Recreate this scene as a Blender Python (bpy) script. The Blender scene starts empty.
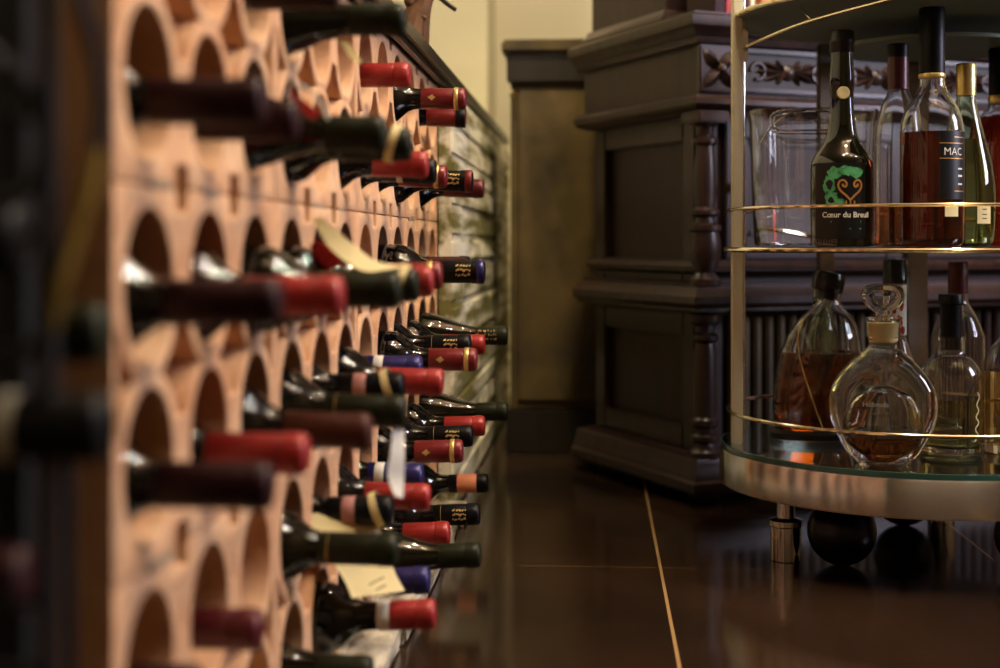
import bpy, bmesh, math, random
from mathutils import Vector, Matrix
S = bpy.context.scene
COL = S.collection
PI = math.pi
rnd = random.Random(7)

# ------------------------------------------------------------------ camera
F = 1400.0                      # focal length in pixels of the 1000 px wide frame (50 mm)
H = 0.49                        # lens height above the floor
HV = 243.0                      # image row of the horizon
TH = math.atan(98.0 / F)        # camera yaw to the left of the rack direction
CT, ST = math.cos(TH), math.sin(TH)
cd = bpy.data.cameras.new('camera'); cam = bpy.data.objects.new('camera', cd); COL.objects.link(cam)
cam.location = (0, 0, H); cam.rotation_euler = (PI / 2, 0, TH)
cd.sensor_width = 36.0; cd.sensor_fit = 'HORIZONTAL'; cd.lens = 36.0 * F / 1000.0
cd.shift_y = -(334.0 - HV) / 1000.0
cd.clip_start = 0.02
cd.dof.use_dof = True; cd.dof.focus_distance = 2.0; cd.dof.aperture_fstop = 2.8
cd.dof.aperture_blades = 0
S.camera = cam

# ------------------------------------------------------------------ light
S.view_settings.view_transform = 'Standard'; S.view_settings.look = 'None'
S.view_settings.gamma = 1.0; S.view_settings.use_curve_mapping = False
S.view_settings.exposure = 0.7
w = bpy.data.worlds.new('world'); S.world = w; w.use_nodes = True
w.node_tree.nodes['Background'].inputs[0].default_value = (0.75, 0.82, 1.0, 1)
w.node_tree.nodes['Background'].inputs[1].default_value = 1.0
S.cycles.max_bounces = 16; S.cycles.transmission_bounces = 14; S.cycles.transparent_max_bounces = 12
S.cycles.diffuse_bounces = 4; S.cycles.glossy_bounces = 6
S.cycles.blur_glossy = 0.3; S.cycles.caustics_reflective = False; S.cycles.use_adaptive_sampling = False; S.cycles.sample_clamp_indirect = 6.0

def lamp(name, kind, loc, energy, color, size=0.03, rot=None, sy=None, spot=None):
    d = bpy.data.lights.new(name, kind); d.energy = energy; d.color = color
    if kind == 'AREA':
        d.shape = 'RECTANGLE'; d.size = size; d.size_y = sy or size
    else:
        d.shadow_soft_size = size
    if kind == 'SPOT':
        d.spot_size = spot or 1.2; d.spot_blend = 0.7
    o = bpy.data.objects.new(name, d); COL.objects.link(o); o.location = loc
    if rot: o.rotation_euler = rot
    return o

WARM = (1.0, 0.85, 0.66)
# daylight in the right wall's window
lamp('window_daylight', 'AREA', (2.94, 1.75, 1.45), 36, (0.80, 0.78, 1.0), 1.0, (0, PI / 2, 0), 0.7)
# warm spot over the far end of the counter
def aim(loc, to):
    return (Vector(to) - Vector(loc)).to_track_quat('-Z', 'Y').to_euler()
q0 = (-0.02, 2.55, 2.35)
lamp('far_downlight', 'SPOT', q0, 88, (1.0, 0.80, 0.42), 0.05, aim(q0, (-.10, 3.5, .75)), None, 0.85)
for lx, ly, le in ((.35, .98, 19), (.75, 1.25, 24), (.30, 1.60, 21), (.90, 1.95, 24), (.42, 2.35, 20), (1.25, .92, 30), (1.45, 1.60, 26), (2.0, 1.2, 18)):
    lamp('ceiling_downlight', 'POINT', (lx, ly, 2.42), le, WARM, .018)
lamp('left_downlight', 'POINT', (-1.0, 3.3, 2.2), 9.5, (1.0, 0.90, 0.66), 0.05)

# ------------------------------------------------------------------ helpers
def W2(xc, zc):                 # camera-plane coordinates (right, depth) to the floor plan
    return (xc * CT - zc * ST, xc * ST + zc * CT)
def P(u, v, z):                 # point seen at pixel (u, v) at depth z
    x, y = W2((u - 500) / F * z, z)
    return Vector((x, y, H + (HV - v) / F * z))

def link(name, data, parent=None, loc=None):
    o = bpy.data.objects.new(name, data); COL.objects.link(o)
    if parent: o.parent = parent
    if loc is not None: o.location = loc
    return o
def tag(o, label=None, cat=None, group=None, kind=None):
    if label: o['label'] = label
    if cat: o['category'] = cat
    if group: o['group'] = group
    if kind: o['kind'] = kind
    return o
def thing(name, label, cat, loc=(0, 0, 0), rotz=0.0, group=None):
    o = link(name, None, None, loc); o.rotation_euler = (0, 0, rotz); o.empty_display_size = 0.05
    return tag(o, label, cat, group)
def to_mesh(name, bm, m, smooth=True, ang=35):
    bmesh.ops.recalc_face_normals(bm, faces=bm.faces)
    me = bpy.data.meshes.new(name); bm.to_mesh(me); bm.free()
    if m: me.materials.append(m)
    if smooth:
        me.polygons.foreach_set('use_smooth', [True] * len(me.polygons))
        me.set_sharp_from_angle(angle=math.radians(ang))
    return me
def part(name, bm, m, parent=None, loc=None, smooth=True, ang=35):
    return link(name, to_mesh(name, bm, m, smooth, ang), parent, loc)
def struct(name, bm, m, smooth=False):
    return tag(part(name, bm, m, smooth=smooth), kind='structure')

def add_box(bm, x0, x1, y0, y1, z0, z1, bev=0.0, mat=None):
    r = bmesh.ops.create_cube(bm, size=1.0)
    vs = r['verts']
    for q in vs:
        q.co = Vector(((x0 + x1) / 2 + q.co.x * (x1 - x0), (y0 + y1) / 2 + q.co.y * (y1 - y0), (z0 + z1) / 2 + q.co.z * (z1 - z0)))
    if bev > 0:
        es = list({e for q in vs for e in q.link_edges})
        r2 = bmesh.ops.bevel(bm, geom=es, offset=bev, segments=2, affect='EDGES', clamp_overlap=True)
        vs = list({q for f in r2['faces'] for q in f.verts} | {q for q in vs if q.is_valid})
    if mat is not None:
        for q in vs: q.co = mat @ q.co
    return vs
def add_lathe(bm, prof, seg=40, M=None, close=False, arc=None):
    """prof: (radius, height) pairs turned round Z; M places it."""
    rings = []
    for r, h in prof:
        if r < 1e-6:
            rings.append([bm.verts.new((0, 0, h))])
        else:
            rings.append([bm.verts.new((r * math.cos(2 * PI * k / seg), r * math.sin(2 * PI * k / seg), h)) for k in range(seg)])
    pairs = list(zip(rings, rings[1:]))
    if close: pairs.append((rings[-1], rings[0]))
    for a, b in pairs:
        if len(a) == 1 and len(b) == 1: continue
        for k in range(seg):
            k2 = (k + 1) % seg
            if len(a) == 1: bm.faces.new((a[0], b[k2], b[k]))
            elif len(b) == 1: bm.faces.new((a[k], a[k2], b[0]))
            else: bm.faces.new((a[k], a[k2], b[k2], b[k]))
    if not close:
        for rg, flip in ((rings[0], True), (rings[-1], False)):
            if len(rg) > 1: bm.faces.new(rg[::-1] if flip else rg)
    if M is not None:
        for rg in rings:
            for q in rg: q.co = M @ q.co
def add_tube(bm, pts, r, seg=8, closed=False, flat=None, radii=None):
    """tube along points; flat=(half width across, half thickness up) for a strap."""
    pts = [Vector(p) for p in pts]; n = len(pts); rings = []
    up0 = None
    for i, p in enumerate(pts):
        if closed: t = (pts[(i + 1) % n] - pts[i - 1])
        else: t = pts[min(i + 1, n - 1)] - pts[max(i - 1, 0)]
        t = t.normalized()
        if up0 is None:
            up0 = Vector((0, 0, 1)) if abs(t.z) < 0.9 else Vector((1, 0, 0))
        a = t.cross(up0)
        if a.length < 1e-4: a = t.cross(Vector((0.3, 1, 0)))
        a.normalize(); b = a.cross(t).normalized(); up0 = b
        rr = radii[i] if radii else r
        ring = []
        for k in range(seg):
            an = 2 * PI * (k + 0.5) / seg
            if flat: ring.append(bm.verts.new(p + a * flat[0] * math.copysign(1, math.cos(an)) + b * flat[1] * math.copysign(1, math.sin(an))) if seg == 4 else bm.verts.new(p + a * flat[0] * math.cos(an) + b * flat[1] * math.sin(an)))
            else: ring.append(bm.verts.new(p + (a * math.cos(an) + b * math.sin(an)) * rr))
        rings.append(ring)
    rng = range(n if closed else n - 1)
    for i in rng:
        a, b = rings[i], rings[(i + 1) % n]
        for k in range(seg):
            k2 = (k + 1) % seg
            bm.faces.new((a[k], a[k2], b[k2], b[k]))
    if not closed:
        bm.faces.new(rings[0][::-1]); bm.faces.new(rings[-1])
def arc_pts(c, r, a0, a1, n, z=0.0):
    return [Vector((c[0] + r * math.cos(a0 + (a1 - a0) * k / (n - 1)), c[1] + r * math.sin(a0 + (a1 - a0) * k / (n - 1)), z)) for k in range(n)]
def smooth_line(pts, n=8, closed=False):
    """Catmull-Rom through the points."""
    pts = [Vector(p) for p in pts]; out = []; m = len(pts)
    rng = range(m if closed else m - 1)
    for i in rng:
        if closed: p0, p1, p2, p3 = pts[i - 1], pts[i], pts[(i + 1) % m], pts[(i + 2) % m]
        else: p0, p1, p2, p3 = pts[max(i - 1, 0)], pts[i], pts[i + 1], pts[min(i + 2, m - 1)]
        for k in range(n):
            t = k / n
            out.append(0.5 * ((2 * p1) + (-p0 + p2) * t + (2 * p0 - 5 * p1 + 4 * p2 - p3) * t * t + (-p0 + 3 * p1 - 3 * p2 + p3) * t ** 3))
    if not closed: out.append(pts[-1])
    return out
def add_sheet(bm, left, right, th=0.0005):
    """thin paper sheet spanned between two edge polylines."""
    L = [Vector(p) for p in left]; R = [Vector(p) for p in right]
    n = (R[0] - L[0]).cross(L[-1] - L[0]).normalized() * th
    a = [(bm.verts.new(l), bm.verts.new(r)) for l, r in zip(L, R)]
    b = [(bm.verts.new(l + n), bm.verts.new(r + n)) for l, r in zip(L, R)]
    for i in range(len(a) - 1):
        bm.faces.new((a[i][0], a[i][1], a[i + 1][1], a[i + 1][0]))
        bm.faces.new((b[i][0], b[i + 1][0], b[i + 1][1], b[i][1]))
        bm.faces.new((a[i][0], a[i + 1][0], b[i + 1][0], b[i][0]))
        bm.faces.new((a[i][1], b[i][1], b[i + 1][1], a[i + 1][1]))
    for i in (0, -1):
        bm.faces.new((a[i][0], b[i][0], b[i][1], a[i][1]))
def text_bm(txt, size, gothic=False, shear=0.0):
    c = bpy.data.curves.new('lettering', 'FONT'); c.body = txt; c.size = size; c.align_x = 'CENTER'; c.align_y = 'CENTER'
    c.resolution_u = 3; c.shear = shear
    if gothic: c.offset = size * 0.02
    o = bpy.data.objects.new('lettering', c); COL.objects.link(o)
    dg = bpy.context.evaluated_depsgraph_get(); dg.update()
    me = bpy.data.meshes.new_from_object(o.evaluated_get(dg))
    bm = bmesh.new(); bm.from_mesh(me)
    bpy.data.objects.remove(o); bpy.data.meshes.remove(me); bpy.data.curves.remove(c)
    return bm
def wrap(bm, R, a0, z0, out=0.0005):
    for q in bm.verts:
        a = a0 + q.co.x / R; rr = R + out + q.co.z
        q.co = Vector((rr * math.cos(a), rr * math.sin(a), z0 + q.co.y))
    return bm
def ribbon_bm(pts, wd):
    """flat 2-D stroke with width wd in the XY plane."""
    bm = bmesh.new(); pts = [Vector((p[0], p[1], 0)) for p in pts]; prev = None
    for i, p in enumerate(pts):
        t = (pts[min(i + 1, len(pts) - 1)] - pts[max(i - 1, 0)]).normalized(); n = Vector((-t.y, t.x, 0)) * wd / 2
        cur = (bm.verts.new(p + n), bm.verts.new(p - n))
        if prev: bm.faces.new((prev[0], prev[1], cur[1], cur[0]))
        prev = cur
    return bm
def join_bm(a, b):
    me = bpy.data.meshes.new('tmp'); b.to_mesh(me); a.from_mesh(me); bpy.data.meshes.remove(me); b.free(); return a

# ------------------------------------------------------------------ materials
def srgb(r, g, b):
    f = lambda c: (c / 255 / 12.92) if c / 255 <= 0.04045 else ((c / 255 + 0.055) / 1.055) ** 2.4
    return (f(r), f(g), f(b), 1)
def mat(name, col, rough=0.5, metal=0.0, trans=0.0, ior=1.45, coat=0.0, spec=None, emit=None, es=0.0, noise=None, bump=0.0, bscale=40.0, aniso=0.0):
    m = bpy.data.materials.new(name); m.use_nodes = True
    nt = m.node_tree; b = nt.nodes['Principled BSDF']
    b.inputs['Base Color'].default_value = col; b.inputs['Roughness'].default_value = rough
    b.inputs['Metallic'].default_value = metal; b.inputs['Transmission Weight'].default_value = trans
    b.inputs['IOR'].default_value = ior; b.inputs['Coat Weight'].default_value = coat
    b.inputs['Coat Roughness'].default_value = 0.02 if rough < .2 else .15
    if spec is not None: b.inputs['Specular IOR Level'].default_value = spec
    if emit: b.inputs['Emission Color'].default_value = emit; b.inputs['Emission Strength'].default_value = es
    if noise or bump:
        tc = nt.nodes.new('ShaderNodeTexCoord'); mp = nt.nodes.new('ShaderNodeMapping')
        nt.links.new(tc.outputs['Object'], mp.inputs[0])
        nz = nt.nodes.new('ShaderNodeTexNoise'); nz.inputs['Detail'].default_value = 6
        nt.links.new(mp.outputs[0], nz.inputs['Vector'])
        nz.inputs['Scale'].default_value = bscale
        if noise:
            col2, sc, stretch, lo, hi = noise
            n2 = nt.nodes.new('ShaderNodeTexNoise'); n2.inputs['Scale'].default_value = sc; n2.inputs['Detail'].default_value = 5
            mp2 = nt.nodes.new('ShaderNodeMapping'); mp2.inputs['Scale'].default_value = stretch
            nt.links.new(tc.outputs['Object'], mp2.inputs[0]); nt.links.new(mp2.outputs[0], n2.inputs['Vector'])
            rp = nt.nodes.new('ShaderNodeValToRGB'); rp.color_ramp.elements[0].position = lo; rp.color_ramp.elements[1].position = hi
            rp.color_ramp.elements[0].color = col; rp.color_ramp.elements[1].color = col2
            nt.links.new(n2.outputs['Fac'], rp.inputs[0]); nt.links.new(rp.outputs[0], b.inputs['Base Color'])
        if bump:
            bp = nt.nodes.new('ShaderNodeBump'); bp.inputs['Strength'].default_value = bump; bp.inputs['Distance'].default_value = 0.004
            nt.links.new(nz.outputs['Fac'], bp.inputs['Height']); nt.links.new(bp.outputs[0], b.inputs['Normal'])
    return m

TERRA = mat('terracotta', srgb(196, 146, 108), 0.9, noise=(srgb(220, 182, 144), 14, (1, 1, 1), .3, .7), bump=.35, bscale=60, spec=.2)
CEMENT = mat('cement', srgb(150, 130, 106), 0.95, bump=.6, bscale=90)
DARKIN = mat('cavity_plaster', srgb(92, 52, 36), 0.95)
STONE = mat('stone', srgb(116, 110, 58), 0.9, noise=(srgb(236, 230, 208), 21, (1, .10, 1), .42, .58), bump=.8, bscale=35)
MORTAR = mat('mortar', srgb(130, 124, 90), 0.95, bump=.6)
SLATE = mat('plinth_stone', srgb(92, 82, 66), 0.85, noise=(srgb(205, 196, 172), 30, (1, .35, 1), .38, .62), bump=1.0, bscale=45)
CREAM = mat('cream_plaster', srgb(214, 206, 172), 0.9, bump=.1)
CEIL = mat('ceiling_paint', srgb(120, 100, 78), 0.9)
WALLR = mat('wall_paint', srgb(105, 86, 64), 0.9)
OAK = mat('counter_wood', srgb(22, 16, 11), 0.4, noise=(srgb(44, 34, 23), 6, (1, 12, 12), .3, .7), coat=.3)
WAL = mat('walnut', srgb(28, 17, 13), 0.40, noise=(srgb(56, 33, 25), 5, (9, 9, 1), .3, .75), coat=.15)
WALD = mat('walnut_panel', srgb(28, 15, 12), 0.48, noise=(srgb(54, 28, 21), 4, (8, 8, .8), .3, .75))
CUPB = mat('brown_board', srgb(50, 40, 22), 0.6, noise=(srgb(100, 82, 46), 7, (1, 1, 1), .3, .75))
CUPD = mat('dark_board', srgb(26, 19, 13), 0.5)
CHROME = mat('chrome', (0.86, 0.84, 0.80, 1), 0.07, 1.0)
BANDM = mat('brushed_band', (0.88, 0.86, 0.80, 1), 0.20, 1.0)
_n = BANDM.node_tree; _t = _n.nodes.new('ShaderNodeTangent'); _t.direction_type = 'RADIAL'; _t.axis = 'Z'
_n.links.new(_t.outputs[0], _n.nodes['Principled BSDF'].inputs['Tangent']); _n.nodes['Principled BSDF'].inputs['Anisotropic'].default_value = 0.95; _n.nodes['Principled BSDF'].inputs['Anisotropic Rotation'].default_value = 0.25
BRASS = mat('polished_brass', (0.90, 0.78, 0.52, 1), 0.12, 1.0)
STEEL = mat('brushed_steel', (0.40, 0.37, 0.33, 1), 0.2, 1.0)
BLACKP = mat('black_rubber', srgb(16, 16, 18), 0.28)
IRON = mat('wrought_iron', srgb(38, 40, 44), 0.5, 0.6, bump=.3, bscale=80)
IRONHL = mat('iron_gold_highlight', srgb(150, 122, 52), 0.45, 0.7)  # iron again, with the bar's golden highlight put into the colour
SGLASS = mat('shelf_glass', (0.80, 0.93, 0.87, 1), 0.0, trans=1.0, ior=1.5)
DGLASS = mat('dark_green_glass', srgb(128, 142, 122), 0.45, spec=.3)
EDGE = mat('glass_edge', srgb(44, 80, 70), 0.2, coat=.5)
POSTM = mat('satin_brass', (0.90, 0.82, 0.58, 1), 0.40, .6)
GLASS = mat('clear_glass', (0.97, 0.98, 0.97, 1), 0.0, trans=1.0, ior=1.48)
GGLASS = mat('greenish_glass', (0.78, 0.88, 0.66, 1), 0.0, trans=1.0, ior=1.48)
BOTTLE = mat('dark_bottle_glass', srgb(5, 6, 7), 0.02, spec=.7, coat=.5)
OLIVEG = mat('olive_bottle_glass', srgb(12, 14, 6), 0.02, spec=.7, coat=.5)
def liquid(name, c, r=0.0): return mat(name, c, r, trans=1.0, ior=1.36)
AMBER = liquid('dark_amber_spirit', (0.30, 0.04, 0.012, 1))
COGNAC = liquid('cognac', (0.62, 0.22, 0.05, 1))
GOLDL = liquid('pale_gold_spirit', (0.93, 0.70, 0.34, 1))
RUBY = liquid('ruby_liqueur', (0.72, 0.07, 0.02, 1))
STRAW = liquid('straw_liqueur', (0.82, 0.80, 0.36, 1))
FOIL = {}
def foil(n, c, rough=.38, metal=.35): FOIL[n] = mat(n + '_foil', c, rough, metal, coat=.25 if metal else 0, spec=None if metal else .22, bump=.12, bscale=120)
foil('red', srgb(150, 34, 30), .46, .12); foil('crimson', srgb(112, 24, 23), .42, .15); foil('maroon', srgb(40, 13, 15), .45, 0)
foil('green', srgb(27, 30, 13), .42, 0); foil('black', srgb(10, 10, 10), .4, 0); foil('blue', srgb(40, 36, 92))
foil('brown', srgb(70, 34, 24), .45, 0); foil('orange', srgb(206, 130, 94), .5, 0); foil('gold', srgb(236, 204, 124), .3, .7)
foil('white', srgb(206, 204, 192), .6, 0.0); foil('pink', srgb(176, 124, 116), .6, 0.0); foil('wine', srgb(84, 17, 24), .42, .15)
PAPER = mat('cream_paper', srgb(222, 206, 150), 0.8, bump=.1)
PAPERW = mat('white_paper', srgb(226, 222, 206), 0.8)
INK = mat('printed_ink', srgb(70, 60, 45), 0.8)
REDINK = mat('red_print', srgb(176, 36, 40), 0.7)
LBLK = mat('black_label', srgb(12, 12, 12), 0.35)
LGRN = mat('green_print', srgb(84, 168, 108), 0.5, noise=(srgb(20, 52, 32), 70, (1, 1, 1), .46, .66))
LGOLD = mat('gold_print', srgb(206, 150, 84), 0.35, .6)
LWHT = mat('white_print', srgb(225, 220, 205), 0.6)
ETCH = mat('etched_frost', srgb(170, 165, 150), 0.6)
CORK = mat('cork', srgb(216, 192, 128), 0.7)
BARK = mat('driftwood', srgb(52, 34, 20), 0.8, noise=(srgb(128, 88, 52), 8, (1, 1, .3), .3, .7), bump=.8)

# ------------------------------------------------------------------ the setting
TILE = bpy.data.materials.new('floor_tiles'); TILE.use_nodes = True
nt = TILE.node_tree; b = nt.nodes['Principled BSDF']; b.inputs['Roughness'].default_value = 0.12
tc = nt.nodes.new('ShaderNodeTexCoord'); mp = nt.nodes.new('ShaderNodeMapping'); mp.inputs['Location'].default_value = (-0.094, -0.444, 0)
sep = nt.nodes.new('ShaderNodeSeparateXYZ')
def mnode(op, a_, b_=None):
    n_ = nt.nodes.new('ShaderNodeMath'); n_.operation = op
    for i_, v_ in enumerate((a_, b_)):
        if v_ is None: continue
        if isinstance(v_, (int, float)): n_.inputs[i_].default_value = v_
        else: nt.links.new(v_, n_.inputs[i_])
    return n_.outputs[0]
def joint(o_, half, t):         # 1 inside the joint of a tile of side t
    return mnode('LESS_THAN', mnode('ABSOLUTE', mnode('SUBTRACT', mnode('FRACT', mnode('ADD', mnode('DIVIDE', o_, t), 0.5)), 0.5)), half / t)
nt.links.new(tc.outputs['Object'], mp.inputs[0]); nt.links.new(mp.outputs[0], sep.inputs[0])
jx = joint(sep.outputs[0], 0.0022, 0.516); jy = mnode('MULTIPLY', joint(sep.outputs[1], 0.0012, 0.56), 0.35)
nz = nt.nodes.new('ShaderNodeTexNoise'); nz.inputs['Scale'].default_value = 3; nz.inputs['Detail'].default_value = 6
nt.links.new(tc.outputs['Object'], nz.inputs['Vector'])
rp = nt.nodes.new('ShaderNodeValToRGB'); rp.color_ramp.elements[0].color = srgb(34, 23, 15); rp.color_ramp.elements[1].color = srgb(50, 34, 22)
rp.color_ramp.elements[0].position = .35; rp.color_ramp.elements[1].position = .65
nt.links.new(nz.outputs['Fac'], rp.inputs[0])
mx = nt.nodes.new('ShaderNodeMixRGB'); mx.inputs[2].default_value = srgb(172, 138, 88)
nt.links.new(mnode('MAXIMUM', jx, jy), mx.inputs[0]); nt.links.new(rp.outputs[0], mx.inputs[1]); nt.links.new(mx.outputs[0], b.inputs['Base Color'])

X0, X1, Y0, Y1, ZC = -1.9, 3.0, -2.2, 4.5, 2.55
bm = bmesh.new(); add_box(bm, X0 - .1, X1 + .1, Y0 - .1, Y1 + .1, -.06, 0); struct('floor', bm, TILE)
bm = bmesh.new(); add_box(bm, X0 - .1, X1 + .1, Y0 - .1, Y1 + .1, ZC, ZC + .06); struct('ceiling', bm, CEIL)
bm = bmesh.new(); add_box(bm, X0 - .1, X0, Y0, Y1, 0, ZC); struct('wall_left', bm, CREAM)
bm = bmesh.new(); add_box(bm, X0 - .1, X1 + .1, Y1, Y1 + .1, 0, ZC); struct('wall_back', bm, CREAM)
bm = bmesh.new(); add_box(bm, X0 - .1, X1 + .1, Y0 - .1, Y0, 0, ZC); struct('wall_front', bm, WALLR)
wy0, wy1, wz0, wz1 = 1.40, 2.10, 0.95, 1.95
bm = bmesh.new()
add_box(bm, X1, X1 + .1, Y0, wy0, 0, ZC); add_box(bm, X1, X1 + .1, wy1, Y1, 0, ZC)
add_box(bm, X1, X1 + .1, wy0, wy1, 0, wz0); add_box(bm, X1, X1 + .1, wy0, wy1, wz1, ZC)
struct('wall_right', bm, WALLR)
wf = bmesh.new()
for a, c in ((wy0, wy0 + .05), (wy1 - .05, wy1), ((wy0 + wy1) / 2 - .025, (wy0 + wy1) / 2 + .025)): add_box(wf, X1 + .02, X1 + .07, a, c, wz0, wz1, .004)
for a, c in ((wz0, wz0 + .05), (wz1 - .05, wz1)): add_box(wf, X1 + .02, X1 + .07, wy0, wy1, a, c, .004)
struct('window_1', wf, CUPB)
# corner pilaster of the cream wall above the counter
px0 = P(487, 50, 4.15).x
bm = bmesh.new(); add_box(bm, -1.9, px0, 4.15, 4.5, 0, ZC); struct('wall_corner', bm, CREAM)

# low partition that carries the rack and runs on as a stone-faced wall
RX = -0.287                      # face of the terracotta blocks
RY0 = 0.813                      # near end of the rack
PH, PV = 0.14, 0.247             # column pitch, height of one course
ZB = H - 0.456                   # underside of the lowest course
ZT = ZB + 3 * PV                 # top of the rack
RY1 = RY0 + 12 * PH
YE = 4.12                        # far end of the stone wall
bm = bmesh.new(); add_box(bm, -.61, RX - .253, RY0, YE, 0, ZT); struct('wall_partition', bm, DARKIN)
# plinth course of rough flat stones below the rack
bm = bmesh.new(); y = RY0
add_box(bm, RX - .252, RX + .004, RY0, RY1, 0, ZB - .002)
while y < RY1 - .02:
    ln = min(rnd.uniform(.10, .24), RY1 - y)
    vs = add_box(bm, RX - .02, RX + .055 + rnd.uniform(-.008, .006), y + .003, y + ln - .003, 0, ZB - .002 - rnd.uniform(0, .006), .005)
    for q in vs: q.co += Vector((rnd.uniform(-.003, .003) if q.co.x > RX else 0, 0, rnd.uniform(-.002, .002) if q.co.z > .01 else 0))
    y += ln
struct('trim_1', bm, SLATE)
# rubble stone face from the end of the rack to the far end
bm = bmesh.new(); add_box(bm, RX - .252, RX + .024, RY1 + .004, YE, 0, ZT - .010); add_box(bm, RX - .252, RX + .002, RY1 + .004, YE, 0, ZT - .001)
z = 0.0
ZS = ZT - .010
while z < ZS - .03:
    hh = min(rnd.uniform(.035, .10), ZS - z - .002); y = RY1 + .006
    if ZS - z - hh < .03: hh = ZS - z - .002
    while y < YE - .015:
        ln = min(rnd.uniform(.16, .42), YE - y)
        d = rnd.uniform(.002, .006)
        vs = add_box(bm, RX, RX + .024 + d, y + .003, y + ln - .003, z + .003, z + hh - .003, .006)
        tl = rnd.uniform(-.006, .006)
        for q in vs:
            if q.co.x > RX + .03: q.co += Vector((rnd.uniform(-.002, .002), 0, 0)) + Vector((0, 0, tl * (q.co.y - y) / ln))
        y += ln
    z += hh
struct('wall_stone', bm, STONE, True)

# counter board with its dark nosing
ct = thing('counter_top', 'long dark wooden counter board with rounded nosing above the terracotta wine rack', 'counter', (-.43, 2.2, ZT + .002))
bm = bmesh.new(); add_box(bm, -.20, .14, RY0 - 2.2, YE - 2.2, 0, .026, .006); part('board', bm, OAK, ct)
bm = bmesh.new(); add_box(bm, .1405, .168, RY0 - 2.2, YE - 2.2, -.006, .031, .009); part('nosing', bm, OAK, ct)

# ------------------------------------------------------------------ terracotta blocks
def block_mesh():
    bw, bh, bev = 3 * PH - .0016, PV - .0006, .0028
    c = bpy.data.curves.new('block', 'CURVE'); c.dimensions = '2D'; c.fill_mode = 'BOTH'; c.extrude = .125 - bev
    c.bevel_depth = bev; c.bevel_resolution = 1
    def loop(pts):
        s = c.splines.new('POLY'); s.points.add(len(pts) - 1); s.use_cyclic_u = True
        for q, p in zip(s.points, pts): q.co = (p[0], p[1], 0, 1)
    hx, hy = bw / 2 - bev, bh / 2 - bev
    sl, sd = .0175, .0155                      # half width and depth of the edge slots
    pts = []
    # outline with the square keying slots between the columns
    pts += [(-hx, -hy)]
    for cx in (-PH / 2, PH / 2): pts += [(cx - sl, -hy), (cx - sl + .002, -hy + sd), (cx + sl - .002, -hy + sd), (cx + sl, -hy)]
    pts += [(hx, -hy), (hx, hy)]
    for cx in (PH / 2, -PH / 2): pts += [(cx + sl, hy), (cx + sl - .002, hy - sd), (cx - sl + .002, hy - sd), (cx - sl, hy)]
    pts += [(-hx, hy)]
    loop(pts)
    rv = .058; R = .05 + bev
    for cx in (-PH, 0, PH):
        for cy in (-rv, rv):
            loop([(cx + R * math.cos(2 * PI * k / 44), cy + R * math.sin(2 * PI * k / 44)) for k in range(44)])
    # four-pointed openings between the holes
    def star(cx, half=None):
        R2 = .0605; q = []
        for k in range(9):
            y = .036 * (1 - k / 8.0) ** 1.0
            x = PH / 2 - math.sqrt(max(R2 ** 2 - (rv - y) ** 2, 0))
            q.append((min(x, .052), y))
        q = [(max(x, .0035), y) for x, y in q]
        full = [(x, y) for x, y in q] + [(x, -y) for x, y in q[::-1][1:]]
        if half is None:
            pts = full + [(-x, y) for x, y in full[::-1]]
            loop([(cx + x, y) for x, y in pts])
        else:
            wl = .0065
            pts = [(max(x, wl), y) for x, y in full]
            pts = [(wl, full[0][1])] + pts + [(wl, full[-1][1])]
            out = []
            for p in pts:
                if not out or (abs(p[0] - out[-1][0]) + abs(p[1] - out[-1][1])) > 1e-5: out.append(p)
            loop([(cx + half * x, y) for x, y in out])
    star(-PH / 2); star(PH / 2); star(-1.5 * PH, 1); star(1.5 * PH, -1)
    # narrow slits above and below the slots
    for cx in (-PH / 2, PH / 2):
        for s in (-1, 1):
            y = s * (bh / 2 - .047)
            loop([(cx - .0055, y - .012), (cx + .0055, y - .012), (cx + .0035, y + .012), (cx - .0035, y + .012)])
    o = bpy.data.objects.new('block', c); COL.objects.link(o)
    dg = bpy.context.evaluated_depsgraph_get(); dg.update()
    me = bpy.data.meshes.new_from_object(o.evaluated_get(dg))
    bpy.data.objects.remove(o); bpy.data.curves.remove(c)
    bm = bmesh.new(); bm.from_mesh(me); bpy.data.meshes.remove(me)
    bmesh.ops.remove_doubles(bm, verts=bm.verts, dist=1e-5)
    for q in bm.verts: q.co = Vector((q.co.z - .125, q.co.x, q.co.y + bh / 2))
    return to_mesh('block', bm, TERRA, True, 40)
BM_ = block_mesh()
for ci, cn in enumerate(('top', 'middle', 'bottom')):
    for k, kn in enumerate(('nearest the camera', 'second from the near end', 'third from the near end', 'farthest, beside the stone wall')):
        o = link('terracotta_wine_block', BM_, None, (RX, RY0 + (k + .5) * 3 * PH, ZT - (ci + 1) * PV))
        tag(o, 'terracotta six-hole wine block in the %s course, %s' % (cn, kn), 'wine rack block', 'six-hole terracotta wine blocks')
# thin cement beds in the joints
for j in (1, 2):
    bm = bmesh.new(); zz = ZB + j * PV - .0005
    y = RY0 + .01
    while y < RY1 - .05:
        ln = rnd.uniform(.04, .10)
        if rnd.random() < .75 and min(abs((y + ln * .4 - RY0) % PH), PH - abs((y + ln * .4 - RY0) % PH)) > .015 + ln * .4:
            vs = add_box(bm, RX - .03, RX + rnd.uniform(-.001, .0015), y, y + ln * .8, zz - rnd.uniform(.002, .004), zz + rnd.uniform(.002, .0045), .0008)
        y += ln
    tag(part('mortar_joint', bm, CEMENT), kind='structure')

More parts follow.
